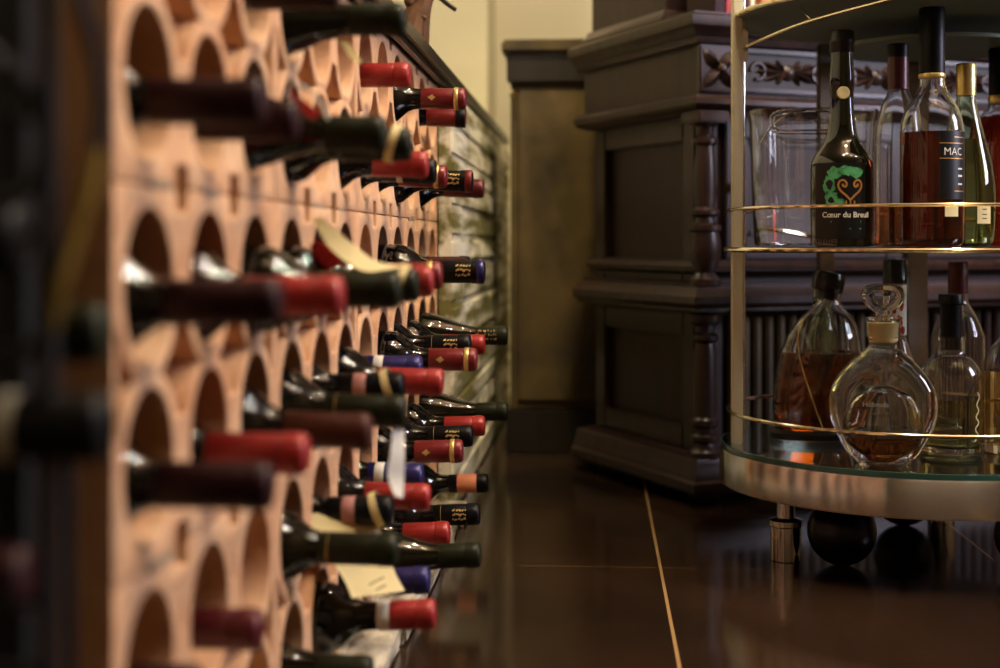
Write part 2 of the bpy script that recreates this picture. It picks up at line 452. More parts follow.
# ------------------------------------------------------------------ wine bottles in the rack
ROW = [ZT - PV / 2 + .058 - 0 * PV, ZT - PV / 2 - .058, ZT - 1.5 * PV + .058, ZT - 1.5 * PV - .058, ZT - 2.5 * PV + .058, ZT - 2.5 * PV - .058]
def colY(i): return RY0 + (i - .5) * PH
BL = 0.30
MX = Matrix.Rotation(PI / 2, 4, 'Y')        # Z axis of a lathe becomes +X
SHAPE = {
    'bordeaux': [(0, .006), (.022, 0), (.034, .002), (.0375, .008), (.0375, .180), (.0365, .190), (.032, .2005), (.0245, .209), (.0185, .216), (.0152, .225), (.0142, .24), (.0138, .283)],
    'burgundy': [(0, .006), (.025, 0), (.037, .002), (.0400, .008), (.0400, .150), (.0390, .165), (.0345, .186), (.0275, .205), (.0205, .222), (.0160, .240), (.0145, .255), (.0138, .283)],
}
def cap_profile(a, r=.0151, lip=True):
    """capsule from height a to the tip."""
    p = [(r - .0006, a), (r, a + .001), (r, BL - .020), (r - .0003, BL - .0185)]
    if lip: p += [(r + .0006, BL - .0175), (r + .0008, BL - .009), (r + .0002, BL - .003)]
    p += [(r - .0012, BL - .0008), (r - .003, BL), (0, BL)]
    return p
cache = {}
def mesh_of(key, fn):
    if key not in cache: cache[key] = fn()
    return cache[key]
def lathe_x(prof, m, seg=32, ang=35):
    bm = bmesh.new(); add_lathe(bm, prof, seg, MX); return to_mesh('turned', bm, m, True, ang)
def band(a, b_, r=.0153): return [(r - .0004, a), (r, a + .0006), (r, b_ - .0006), (r - .0004, b_)]
def flecks(n, a, b_, seed, m, big=False):
    """small gold marks stamped on the side of a capsule that faces -Y and up."""
    rr = random.Random(seed); bm = bmesh.new(); R = .0154
    for row in range(3):
        for k in range(n):
            x = a + (b_ - a) * (k + rr.uniform(.15, .85)) / n; an = -.25 + row * .42 + rr.uniform(-.06, .06)
            s = rr.uniform(.0006, .0013); t = rr.uniform(.07, .15)
            pts = []
            for dx, da in ((-s, -t), (s, -t * .4), (s * .7, t), (-s * .8, t * .6)):
                A = an + da; pts.append(bm.verts.new((x + dx, -R * math.cos(A), R * math.sin(A))))
            bm.faces.new(pts)
    return to_mesh('gold_lettering', bm, m, False)
def emblem(a, m):
    bm = bmesh.new(); R = .0156
    out = [(-.006, 0), (-.003, .12), (.001, .30), (.003, .12), (.006, 0), (.003, -.12), (0, -.30), (-.003, -.12)]
    bm.faces.new([bm.verts.new((a + x, -R * math.cos(.05 + t), R * math.sin(.05 + t))) for x, t in out])
    return to_mesh('emblem', bm, m, False)

# style: capsule colour, shape, capsule start, extras
def dress(bt, st):
    f = FOIL
    def put(name, key, fn): return link(name, mesh_of(key, fn), bt)
    def cap(c, a=.232): put('capsule', ('cap', c, a), lambda: lathe_x(cap_profile(a), f[c]))
    def ring(c, a, b_, nm='capsule_band', r=.0153): put(nm, ('band', c, a, b_), lambda: lathe_x(band(a, b_, r), f[c]))
    if st == 'red': cap('red', .238); ring('red', .2775, .2795, 'capsule_ridge')
    elif st == 'wine': cap('wine', .236)
    elif st == 'redlong': cap('red', .222); ring('crimson', .2785, .2800, 'capsule_ridge')
    elif st == 'redgold':
        cap('crimson', .236); ring('gold', .2835, .2895, r=.0163); put('emblem', 'emb', lambda: emblem(.252, f['gold']))
    elif st == 'redblack': cap('crimson', .236); ring('black', .284, .2995, 'capsule_tip', .0163)
    elif st == 'blackgold':
        cap('black', .236); put('gold_lettering', 'fl', lambda: flecks(11, .262, .286, 3, f['gold']))
        ring('gold', .2445, .2452)
    elif st == 'blackblue':
        cap('black', .236); put('gold_lettering', 'fl', lambda: flecks(11, .262, .286, 3, f['gold'])); ring('blue', .2895, .2985, 'capsule_tip', .0163)
    elif st == 'blackred':
        cap('black', .236); put('gold_lettering', 'fl', lambda: flecks(11, .262, .286, 3, f['gold'])); ring('crimson', .2895, .2985, 'capsule_tip', .0163)
    elif st == 'blue': cap('blue', .232); ring('white', .2405, .2530)
    elif st == 'maroon': cap('maroon', .226)
    elif st == 'brown': cap('brown', .228)
    elif st == 'green': cap('green', .214); ring('gold', .2345, .2351)
    elif st == 'olive': cap('green', .236)
    elif st == 'greengold': cap('green', .228); put('gold_lettering', 'fl2', lambda: flecks(9, .250, .288, 5, f['gold']))
    elif st == 'orange': cap('black', .236); ring('orange', .2500, .2830)
    elif st == 'redwhite': cap('red', .2395); ring('white', .2400, .2535)
    elif st == 'pinkband': cap('black', .232); ring('pink', .2480, .2620)
    elif st == 'blackwhite': cap('black', .232); ring('white', .252, .260)

ORD = ['', 'first', 'second', 'third', 'fourth', 'fifth', 'sixth', 'seventh', 'eighth', 'ninth', 'tenth', 'eleventh', 'twelfth']
RN = ['top row', 'second row', 'third row', 'fourth row', 'fifth row', 'bottom row']
LOOK = {'red': 'bright red foil capsule', 'wine': 'dark red capsule', 'redlong': 'long red foil capsule', 'redgold': 'deep red capsule and gold band',
        'redblack': 'red capsule and black tip', 'blackgold': 'black capsule with gold lettering', 'blackblue': 'gold-lettered black capsule and blue tip',
        'blackred': 'gold-lettered black capsule and red tip', 'blue': 'indigo blue capsule and cream band', 'maroon': 'dark maroon capsule',
        'brown': 'reddish brown capsule', 'green': 'long dark green capsule', 'olive': 'dark olive capsule', 'greengold': 'olive capsule with gold marks',
        'orange': 'orange band and black tip', 'redwhite': 'red capsule and white band', 'pinkband': 'black capsule and pale pink band', 'blackwhite': 'black capsule and white band'}
BOT = {}
def rack_bottle(col, row, u, v=None, st='red', shape='bordeaux'):
    Y = colY(col); k = (u - 500) / F
    X = Y * (k * CT - ST) / (CT + k * ST)
    zc = -X * ST + Y * CT
    rb = .0375 if shape == 'bordeaux' else .040
    zr = ROW[row] - .05 + rb + .0006
    zt = zr if v is None else H + (HV - v) / F * zc
    xb = X - BL
    # the bottle lies in its hole and its neck may point a little up or down
    sl = max(-.030, min(.050, (zt - zr) / .20))
    if sl >= 0: z0 = zr
    else: z0 = zr - sl * .20
    e = thing('wine_bottle', 'wine bottle with %s, %s, %s hole from the left' % (LOOK[st], RN[row], ORD[col]), 'wine bottle', (xb, Y, z0), 0, 'wine bottles lying in the terracotta rack')
    if sl >= 0:   # raise so that the tip reaches zt, tail stays in the hole
        e.location.z = z0 + max(0.0, zt - (z0 + sl * BL)) * .5
    e.rotation_euler = (0, -math.atan(sl), 0)
    gm = OLIVEG if st in ('green', 'olive', 'greengold') else BOTTLE
    link('body', mesh_of(('body', shape, gm.name), lambda: lathe_x(SHAPE[shape], gm)), e)
    dress(e, st)
    BOT[(col, row)] = e
    return e

DATA = [
 # top row
 (3, 0, 338, -8, 'maroon', 'bordeaux'), (4, 0, 405, 20, 'green', 'burgundy'), (7, 0, 410, 75, 'red', 'bordeaux'), (9, 0, 466, 99, 'redgold', 'bordeaux'), (11, 0, 466, 121, 'redblack', 'bordeaux'),
 # second row
 (1, 1, 265, 104, 'maroon', 'bordeaux'), (2, 1, 298, 123, 'maroon', 'bordeaux'), (3, 1, 386, 138, 'green', 'burgundy'), (4, 1, 411, 145, 'olive', 'bordeaux'),
 (6, 1, 428, 170, 'red', 'bordeaux'), (7, 1, 436, 181, 'blackwhite', 'bordeaux'), (8, 1, 447, 184, 'redgold', 'bordeaux'), (9, 1, 473, 187, 'blackred', 'bordeaux'), (11, 1, 484, 192, 'wine', 'bordeaux'),
 # third row
 (1, 2, 281, 303, 'maroon', 'bordeaux'), (2, 2, 343, 297, 'redlong', 'bordeaux'), (3, 2, 400, 291, 'green', 'bordeaux'), (4, 2, 418, 285, 'olive', 'bordeaux'), (5, 2, 433, 281, 'red', 'bordeaux'),
 (6, 2, 442, 276, 'redgold', 'bordeaux'), (8, 2, 485, 272, 'blackblue', 'bordeaux'), (9, 2, 470, 270, 'blackgold', 'bordeaux'), (10, 2, 466, 268, 'wine', 'bordeaux'), (11, 2, 470, 266, 'maroon', 'bordeaux'),
 # fourth row
 (1, 3, 272, 486, 'maroon', 'bordeaux'), (2, 3, 308, 455, 'redlong', 'bordeaux'), (3, 3, 371, 436, 'brown', 'bordeaux'), (4, 3, 406, 416, 'green', 'bordeaux'), (5, 3, 404, 389, 'pinkband', 'bordeaux'),
 (6, 3, 443, 388, 'redlong', 'bordeaux'), (7, 3, 422, 368, 'blue', 'bordeaux'), (8, 3, 477, 360, 'redgold', 'bordeaux'), (9, 3, 471, 347, 'blackgold', 'bordeaux'), (10, 3, 485, 345, 'red', 'bordeaux'), (11, 3, 508, 336, 'greengold', 'burgundy'),
 # fifth row
 (1, 4, 200, None, 'maroon', 'bordeaux'), (2, 4, 262, 630, 'wine', 'bordeaux'), (4, 4, 398, 552, 'green', 'bordeaux'), (5, 4, 393, 513, 'pinkband', 'bordeaux'), (6, 4, 430, 504, 'redlong', 'bordeaux'), (7, 4, 423, 478, 'blue', 'bordeaux'),
 (8, 4, 463, 453, 'redgold', 'bordeaux'), (9, 4, 473, 438, 'blackgold', 'bordeaux'), (10, 4, 485, 427, 'red', 'bordeaux'), (11, 4, 508, 413, 'olive', 'burgundy'),
 # bottom row
 (4, 5, 372, 690, 'olive', 'burgundy'), (5, 5, 436, 611, 'redwhite', 'bordeaux'), (6, 5, 430, 576, 'blue', 'bordeaux'), (7, 5, 481, 555, 'olive', 'burgundy'), (8, 5, 450, 534, 'red', 'bordeaux'),
 (9, 5, 480, 517, 'blackgold', 'bordeaux'), (11, 5, 488, 485, 'orange', 'bordeaux'),
]
for d in DATA: rack_bottle(*d)
bpy.context.view_layer.update()

def local(e, pts):
    M = e.matrix_world.inverted(); return [M @ Vector(p) for p in pts]
def collar(e, a=.286, tilt=.25, r=.0182):
    bm = bmesh.new()
    add_lathe(bm, [(r, -.004), (r + .0005, -.004), (r + .0005, .004), (r, .004)], 32, Matrix.Translation((a, 0, .0012)) @ Matrix.Rotation(PI / 2 + tilt, 4, 'Y'), close=True)
    part('paper_collar', bm, PAPER, e)
for key, tl in (((4, 1), .30), ((4, 2), .32), ((5, 3), -.28), ((5, 4), -.3)):
    collar(BOT[key], .284, tl)
def leaflet(e, left, right, m, n=5, name='paper_tag'):
    bm = bmesh.new(); add_sheet(bm, smooth_line(local(e, left), n), smooth_line(local(e, right), n)); return part(name, bm, m, e)
# folded cream tag reaching back from the ringed neck of the third row
leaflet(BOT[(4, 2)], [P(312, 219, 1.30), P(330, 248, 1.29), P(356, 268, 1.28), P(372, 272, 1.285)], [P(321, 217, 1.30), P(352, 243, 1.30), P(378, 262, 1.30), P(412, 266, 1.305)], PAPER)
leaflet(BOT[(4, 2)], [P(310, 246, 1.31), P(314, 262, 1.31), P(322, 272, 1.31)], [P(316, 240, 1.305), P(332, 250, 1.30), P(345, 264, 1.30)], REDINK, name='red_tag_underside')
# curled cream tag of the long green bottle at the top
leaflet(BOT[(4, 0)], [P(336, 38, 1.31), P(344, 48, 1.30), P(351, 58, 1.29), P(359, 63, 1.28)], [P(345, 38, 1.31), P(352, 46, 1.30), P(358, 56, 1.29), P(362, 62, 1.28)], PAPER)
# red and white neck tag above the green bottle of the second row
leaflet(BOT[(3, 1)], [P(289, 87, 1.15), P(305, 101, 1.145), P(322, 114, 1.14)], [P(290, 96, 1.15), P(300, 110, 1.145), P(312, 120, 1.14)], REDINK)
bm = bmesh.new(); add_tube(bm, local(BOT[(3, 1)], smooth_line([P(328, 119, 1.14), P(321, 104, 1.145), P(308, 89, 1.15), P(293, 84, 1.15), P(287, 90, 1.155), P(294, 104, 1.155)], 6)), .0014, 6); part('tag_string', bm, PAPERW, BOT[(3, 1)])
# white paper strip hanging from the green bottle of the fourth row
w_ = leaflet(BOT[(4, 3)], [P(393, 430, 1.30), P(391, 452, 1.295), P(388, 476, 1.30), P(395, 496, 1.30)], [P(404, 430, 1.32), P(404.5, 455, 1.32), P(404, 480, 1.32), P(403, 498, 1.32)], PAPERW)
# cream leaflet hanging from the ringed neck of the fifth row
LF = [P(304, 514, 1.44), P(322, 545, 1.42), P(343, 578, 1.41), P(352, 598, 1.40)]; RT = [P(370, 510, 1.46), P(384, 538, 1.455), P(394, 570, 1.45), P(405, 591, 1.45)]
leaflet(BOT[(5, 4)], LF, RT, PAPER)
bm = bmesh.new()
for (u0, v0, u1, v1) in ((369, 585, 384, 577), (376, 590, 386, 585)):
    a, b_ = local(BOT[(5, 4)], [P(u0, v0, 1.405), P(u1, v1, 1.42)]); add_tube(bm, [a, b_], .0007, 4)
part('printed_line', bm, INK, BOT[(5, 4)])

# ------------------------------------------------------------------ wrought iron stand at the near end
ir = thing('wrought_iron_stand', 'tall dark wrought iron bottle stand with scrolls at the left edge', 'wine stand', (0, 0, 0))
bx = P(48, 300, .62)
ir.location = (bx.x, bx.y, 0)
def irp(u, v, z): return P(u, v, z) - Vector((bx.x, bx.y, 0))
bm = bmesh.new(); add_tube(bm, [(0, 0, 0), (0, 0, .93)], .004, 4, flat=(.0045, .0035)); part('upright', bm, IRON, ir, ang=20)
bm = bmesh.new(); add_tube(bm, [(-.22, .02, 0), (-.22, .02, .93)], .004, 4, flat=(.0045, .0035)); part('upright', bm, IRON, ir, ang=20)
for u_ in (24, 4, -18):
    q = irp(u_, 300, .68); bm = bmesh.new(); add_tube(bm, [(q.x, q.y, 0), (q.x, q.y, .92)], .004, 4, flat=(.006, .003)); part('upright', bm, IRON, ir, ang=20)
bm = bmesh.new(); q = irp(76, 560, .72); add_tube(bm, [(q.x, q.y, 0), (q.x - .004, q.y, .39)], .0032, 8); part('upright', bm, IRON, ir)
bm = bmesh.new(); add_tube(bm, smooth_line([irp(60, -60, .62), irp(78, -10, .62), irp(96, 55, .63), irp(102, 110, .635), irp(97, 150, .635)], 8), .0035, 8); part('scroll', bm, IRON, ir)
bm = bmesh.new(); add_tube(bm, smooth_line([irp(97, 150, .635), irp(88, 195, .63), irp(74, 240, .625), irp(60, 285, .62), irp(50, 330, .62)], 8), .0036, 8); tag(part('scroll', bm, IRONHL, ir), 'lower half of the scroll with its golden highlight painted in')
bm = bmesh.new(); add_tube(bm, smooth_line([irp(-70, 20, .62), irp(-20, 45, .62), irp(18, 78, .62), irp(38, 115, .62), irp(42, 150, .62), irp(28, 188, .62), irp(-8, 205, .62), irp(-40, 190, .62)], 8), .0036, 8); part('scroll', bm, IRON, ir)
bm = bmesh.new(); add_tube(bm, smooth_line([irp(50, 330, .62), irp(20, 360, .62), irp(-10, 400, .62), irp(-30, 460, .62)], 8), .0034, 8); part('scroll', bm, IRON, ir)
bm = bmesh.new()
for zz in (.06, .30, .90): add_tube(bm, [(-.22, .02, zz), (0, 0, zz)], .003, 6)
part('cross_bar', bm, IRON, ir)
def ring_at(c, r, name='bottle_ring'):
    bm = bmesh.new()
    pts = [c + Vector((0, r * math.cos(2 * PI * k / 28), r * math.sin(2 * PI * k / 28))) for k in range(28)]
    add_tube(bm, pts, .0026, 6, closed=True); part(name, bm, IRON, ir)
def stand_bottle(u, v, z, st, lab, shape='bordeaux'):
    t = P(u, v, z)
    e = thing('wine_bottle', lab, 'wine bottle', (t.x - BL, t.y, t.z), 0, 'wine bottles in the iron stand')
    link('body', mesh_of(('body', shape, BOTTLE.name), lambda: lathe_x(SHAPE[shape], BOTTLE)), e)
    dress(e, st)
    ring_at(t - ir.location - Vector((.115, 0, 0)), .0405 if shape == 'bordeaux' else .043)
    bm = bmesh.new(); c = t - ir.location - Vector((.115, 0, 0)); add_tube(bm, [c + Vector((0, -.0405, 0)), (c.x + .03, 0.0, c.z), (0, 0, c.z)], .0022, 6); part('ring_arm', bm, IRON, ir)
stand_bottle(107, 333, .735, 'olive', 'dark bottle in the iron stand, its olive neck tip against the terracotta')
stand_bottle(110, 428, .62, 'blackwhite', 'dark bottle in the iron stand, just below its olive-tipped neighbour', 'burgundy')
stand_bottle(24, 238, .66, 'blackwhite', 'dark bottle in the iron stand with short pale-lit neck at the left edge')
stand_bottle(24, 135, .735, 'greengold', 'dark bottle with gold-marked neck in the iron stand, uppermost at the left edge')
stand_bottle(30, 580, .66, 'maroon', 'dark bottle with maroon neck lowest in the iron stand')

# ------------------------------------------------------------------ far things: driftwood, brown cupboard
dw = thing('driftwood_branch', 'gnarled brown driftwood branch standing on the dark counter above the rack', 'driftwood', (P(413, 30, 2.3).x, P(413, 30, 2.3).y, ZT + .0285))
bm = bmesh.new()
o3 = dw.location
def dl(u, v, z): return P(u, v, z) - o3
base = Vector((0, 0, .0))
add_tube(bm, smooth_line([(-.01, 0, 0), dl(414, 18, 2.3), dl(422, 2, 2.3), dl(416, -30, 2.3), dl(424, -70, 2.3)], 6), .012, 10, radii=[.024 - .0006 * k for k in range(25)])
add_tube(bm, smooth_line([(.012, .01, 0), dl(424, 12, 2.3), dl(430, -12, 2.3), dl(424, -34, 2.3)], 6), .012, 10, radii=[.013 - .0003 * k for k in range(19)])
part('trunk', bm, BARK, dw)
bm = bmesh.new()
for (u_, v_, r_) in ((421, 14, .013), (408, 22, .015), (425, -2, .010), (411, 2, .012)):
    c_ = dl(u_, v_, 2.3); add_lathe(bm, [(0, -r_)] + [(r_ * math.cos(t) * (1 + .15 * math.sin(5 * t)), r_ * math.sin(t)) for t in [-1.2, -.8, -.4, 0, .4, .8, 1.2]] + [(0, r_)], 14, Matrix.Translation(c_) @ Matrix.Rotation(u_ * .7, 4, 'X') @ Matrix.Scale(1.4, 4, (0, 0, 1)))
part('knot', bm, BARK, dw)
bm = bmesh.new(); add_tube(bm, smooth_line([dl(418, -24, 2.3), dl(440, -2, 2.3), dl(456, 10, 2.3)], 5), .004, 8); part('twig', bm, OAK, dw)

cz = 3.27
c0 = P(505, 300, cz)
cu = thing('brown_cupboard', 'plain brown cupboard with dark ledge behind the stone wall end, under the cream wall', 'cupboard', (c0.x, c0.y, 0), 0)
hT = H + (HV - 40) / F * cz
bm = bmesh.new(); add_box(bm, .012, .50, .02, .40, .10, hT - .03, .003); part('carcass', bm, CUPB, cu)
bm = bmesh.new(); add_box(bm, .03, .49, .008, .02, .12, hT - .115, .004); part('door', bm, CUPB, cu)
bm = bmesh.new(); add_box(bm, .004, .505, .0, .022, hT - .10, hT - .03, .004); part('top_rail', bm, CUPD, cu)
bm = bmesh.new(); add_box(bm, -.008, .515, -.012, .40, hT - .03, hT, .006); part('ledge', bm, CUPB, cu)
bm = bmesh.new(); add_box(bm, .004, .505, .0, .40, 0, .10, .003); part('plinth', bm, CUPD, cu)
bm = bmesh.new(); add_lathe(bm, [(0, -.012), (.010, -.008), (.012, 0), (.008, .008), (.005, .014)], 16, Matrix.Translation((.022, -.006, hT - .125)) @ Matrix.Rotation(PI / 2, 4, 'X')); part('knob', bm, BRASS, cu)

# ------------------------------------------------------------------ carved sideboard
cc = W2((698 - 500) / F * 2.6, 2.6)
CB = thing('carved_sideboard', 'dark carved walnut sideboard with turned corner columns behind the bar trolley', 'sideboard', (cc[0], cc[1], 0), TH + math.radians(22.9))
CW, CD = 1.45, 0.50
def mould(name, prof, m=WAL, x0=0, x1=CW, y0=0, y1=CD, parent=CB):
    """profile (out, z) run round the left, front and right of the carcass."""
    bm = bmesh.new(); rows = []
    for o_, z_ in prof:
        rows.append([bm.verts.new(p) for p in ((x0 - o_, y1, z_), (x0 - o_, y0 - o_, z_), (x1 + o_, y0 - o_, z_), (x1 + o_, y1, z_))])
    for a, c in zip(rows, rows[1:] + rows[:1]):
        for k in range(3): bm.faces.new((a[k], a[k + 1], c[k + 1], c[k]))
    bm.faces.new([r[0] for r in rows]); bm.faces.new([r[3] for r in rows][::-1])
    return part(name, bm, m, parent, ang=28)
I_ = -.03
def mprof(pts): return [(I_, pts[0][1])] + pts + [(I_, pts[-1][1])]
bm = bmesh.new(); add_box(bm, .055, CW - .055, .055, CD, .03, .36, .002); add_box(bm, .055, CW - .055, .055, CD, .40, .75, .002)
add_box(bm, .012, CW - .012, .012, CD, .735, .90, .002); add_box(bm, .01, CW - .01, .01, CD, .03, .09); add_box(bm, .01, CW - .01, .01, CD, .36, .415)
part('carcass', bm, WALD, CB)
for px_, py_ in ((.05, .06), (CW - .05, .06), (.05, CD - .06), (CW - .05, CD - .06)):
    bm = bmesh.new(); add_lathe(bm, [(.018, 0), (.03, .004), (.034, .016), (.028, .030)], 20, Matrix.Translation((px_, py_, 0))); part('foot', bm, WAL, CB)
mould('base_moulding', mprof([(.016, .024), (.020, .030), (.020, .044), (.015, .050), (.013, .060), (.009, .068), (.008, .078), (.004, .088)]))
mould('waist_moulding', mprof([(.004, .362), (.006, .368), (.012, .372), (.016, .377), (.016, .390), (.012, .395), (.007, .402), (.004, .408)]))
mould('drawer_moulding', mprof([(.0, .430), (.010, .436), (.012, .446), (.006, .452), (.0, .456)]), y0=.03, x0=.03, x1=CW - .03)
mould('architrave', mprof([(.0, .738), (.006, .742), (.012, .746), (.014, .749), (.014, .758), (.008, .762), (.003, .767)]))
mould('crown_moulding', mprof([(.003, .862), (.006, .866), (.008, .874), (.014, .878), (.020, .888), (.026, .892), (.028, .899), (.028, .910), (.018, .916)]))
bm = bmesh.new(); add_box(bm, -.02, CW + .02, -.02, CD, .905, .919, .003); part('top', bm, WAL, CB)
# turned columns
def column(x, y, z0, prof):
    bm = bmesh.new(); add_lathe(bm, [(r, z0 + h) for r, h in prof], 28, Matrix.Translation((x, y, 0))); return part('column', bm, WAL, CB, ang=25)
UP = [(.030, 0), (.030, .012), (.024, .016), (.018, .024), (.022, .034), (.029, .052), (.030, .078), (.026, .100), (.031, .104), (.031, .112), (.020, .118), (.017, .128), (.027, .134), (.027, .141), (.019, .147), (.021, .175), (.0205, .22), (.017, .262), (.024, .268), (.024, .275), (.016, .281), (.018, .298), (.028, .304), (.030, .318), (.030, .325)]
LO = [(.031, 0), (.031, .012), (.022, .020), (.018, .028), (.027, .034), (.027, .042), (.019, .048), (.019, .056), (.026, .062), (.026, .072), (.021, .077), (.022, .10), (.021, .20), (.0175, .216), (.025, .222), (.025, .230), (.017, .236), (.020, .248), (.029, .256), (.031, .270)]
for x in (.030, CW - .030):
    column(x, .025, .410, UP); column(x, .025, .086, LO)
    bm = bmesh.new(); add_box(bm, x - .034, x + .034, -.009, .058, .715, .737, .003); part('capital_block', bm, WAL, CB)
# framed panels of the left side
def frame(bm, u0, u1, z0, z1, wd, f, d=.010, back=.0):
    """frame on a face: f maps (along, out, z) to a point."""
    for a, c, e_, g in ((u0, u0 + wd, z0, z1), (u1 - wd, u1, z0, z1), (u0 + wd, u1 - wd, z1 - wd, z1), (u0 + wd, u1 - wd, z0, z0 + wd)):
        vs = add_box(bm, a, c, back, back + d, e_, g, .003)
        for q in vs: q.co = f(q.co.x, q.co.y, q.co.z)
side = lambda a, o_, z_: Vector((.055 - o_, a, z_))
front = lambda a, o_, z_: Vector((a, .055 - o_, z_))
bm = bmesh.new(); frame(bm, .075, CD - .005, .415, .735, .045, side, .018); part('side_frame', bm, WAL, CB)
bm = bmesh.new(); frame(bm, .075, CD - .005, .09, .355, .045, side, .018); part('side_frame', bm, WAL, CB)
nd = 3; dw_ = (CW - .16) / nd
for k in range(nd):
    a0 = .08 + k * dw_
    dbm = bmesh.new(); frame(dbm, a0 + .006, a0 + dw_ - .006, .460, .735, .042, front, .014); frame(dbm, a0 + .05, a0 + dw_ - .05, .504, .690, .012, front, .008)
    dr = part('door', dbm, WAL, CB)
    bm = bmesh.new(); add_lathe(bm, [(.004, 0), (.004, .012), (.010, .016), (.011, .022), (.006, .028)], 14, Matrix.Translation((a0 + .026, .041, .60)) @ Matrix.Rotation(PI / 2, 4, 'X')); part('knob', bm, BRASS, dr)
    # lower tambour of upright reeds
    bm = bmesh.new(); n = 15
    for j in range(n):
        x = a0 + .012 + (dw_ - .024) * (j + .5) / n
        add_lathe(bm, [(.0105, .095), (.0105, .350)], 10, Matrix.Translation((x, .050, 0)))
    part('reeded_door', bm, CUPB if k % 2 == 0 else WAL, CB)
# carved frieze: corner rosettes and leaf scrolls
def leafbm(bm, c, ang, ln, wd, f, out=.012):
    n = 8; top = []; lo = []
    for k in range(n + 1):
        t = k / n; w_ = wd * math.sin(PI * min(1, t * .93 + .05)) ** .8
        x = c[0] + ln * t * math.cos(ang); z = c[1] + ln * t * math.sin(ang); nx, nz_ = -math.sin(ang), math.cos(ang)
        top.append((bm.verts.new(f(x + nx * w_, 0, z + nz_ * w_)), bm.verts.new(f(x, out * math.sin(PI * min(1, t + .12)) + .001, z)), bm.verts.new(f(x - nx * w_, 0, z - nz_ * w_))))
    for a, c_ in zip(top, top[1:]):
        bm.faces.new((a[0], a[1], c_[1], c_[0])); bm.faces.new((a[1], a[2], c_[2], c_[1])); bm.faces.new((a[2], a[0], c_[0], c_[2]))
    bm.faces.new(top[0]); bm.faces.new(top[-1][::-1])
fr = lambda a, o_, z_: Vector((a, .012 - o_, z_))
for x in (.045, CW - .045):
    bm = bmesh.new()
    vs = add_box(bm, x - .042, x + .042, -.002, .014, .772, .860, .003)
    part('rosette_block', bm, WAL, CB)
    bm = bmesh.new()
    for k in range(4): leafbm(bm, (x, .815), PI / 4 + k * PI / 2, .050, .013, lambda a, o_, z_: Vector((a, -.003 - o_, z_)), .014)
    add_lathe(bm, [(.010, 0), (.010, .008), (.005, .014), (0, .015)], 14, Matrix.Translation((x, -.004, .815)) @ Matrix.Rotation(PI / 2, 4, 'X'))
    part('rosette', bm, WAL, CB)
segs = 6
bm = bmesh.new(); add_box(bm, .092, CW - .092, .0085, .0122, .772, .860); part('frieze_panel', bm, CUPD, CB)
for k in range(segs):
    xa = .10 + (CW - .20) * k / segs; xb_ = .10 + (CW - .20) * (k + 1) / segs; cx = (xa + xb_) / 2
    bm = bmesh.new()
    for (a, c, e_, g) in ((xa, xb_, .775, .783), (xa, xb_, .849, .857), (xa, xa + .008, .783, .849), (xb_ - .008, xb_, .783, .849)):
        add_box(bm, a, c, .000, .013, e_, g, .002)
    part('frieze_frame', bm, WAL, CB)
    bm = bmesh.new()
    for sx in (-1, 1):
        for an, ln in ((.35, .062), (-.35, .062), (0, .082), (.95, .036), (-.95, .036)):
            leafbm(bm, (cx + sx * .010, .816), an if sx > 0 else PI - an, ln, .0095, fr, .013)
        pts = [fr(cx + sx * (.070 + .016 * math.cos(t)), .006, .816 + .016 * math.sin(t)) for t in [PI * .2 * j for j in range(9)]]
        add_tube(bm, pts, .004, 6)
    add_lathe(bm, [(.016, 0), (.016, .006), (.009, .012), (0, .014)], 14, Matrix.Translation((cx, .012, .816)) @ Matrix.Rotation(PI / 2, 4, 'X'))
    part('carved_leaf_scroll', bm, WAL, CB)
# set-back upper part standing on the top
bm = bmesh.new(); add_box(bm, .03, CW - .03, .17, CD, .919, 1.45, .004); part('upper_case', bm, WALD, CB)
mould('upper_moulding', [(-.02, .919), (.026, .919), (.026, .930), (.016, .938), (.008, .950), (-.02, .950)], x0=.03, x1=CW - .03, y0=.17)
# things on the ledge of the sideboard (only their lowest edges are in view)
def on_ledge(x, y, z=.9195):
    q = Matrix.Translation(CB.location) @ Matrix.Rotation(CB.rotation_euler.z, 4, 'Z') @ Vector((x, y, z)); return q
def book(x, wd, h, m, lab):
    e = thing('book', lab, 'book', on_ledge(x, .07), CB.rotation_euler.z)
    bm = bmesh.new(); add_box(bm, -wd / 2, wd / 2, -.05, .05, 0, .003); add_box(bm, -wd / 2, -wd / 2 + .003, -.05, .05, .003, h); add_box(bm, wd / 2 - .003, wd / 2, -.05, .05, .003, h); add_box(bm, -wd / 2, wd / 2, -.053, -.05, 0, h, .001); part('cover', bm, m, e)
    bm = bmesh.new(); add_box(bm, -wd / 2 + .003, wd / 2 - .003, -.049, .046, .0035, h - .004); part('pages', bm, PAPERW, e)
book(.058, .022, .20, FOIL['maroon'], 'dark maroon book on the sideboard ledge, left of the red book above the corner')
book(.083, .022, .19, FOIL['red'], 'narrow red book standing on the sideboard ledge above the corner rosette')
book(.110, .028, .21, FOIL['brown'], 'brown book on the sideboard ledge, right of the narrow red book')
book(.131, .009, .20, PAPERW, 'thin white book standing on the sideboard ledge behind the trolley post')
book(.175, .05, .17, FOIL['orange'], 'orange-red book standing on the sideboard ledge under the trolley top')

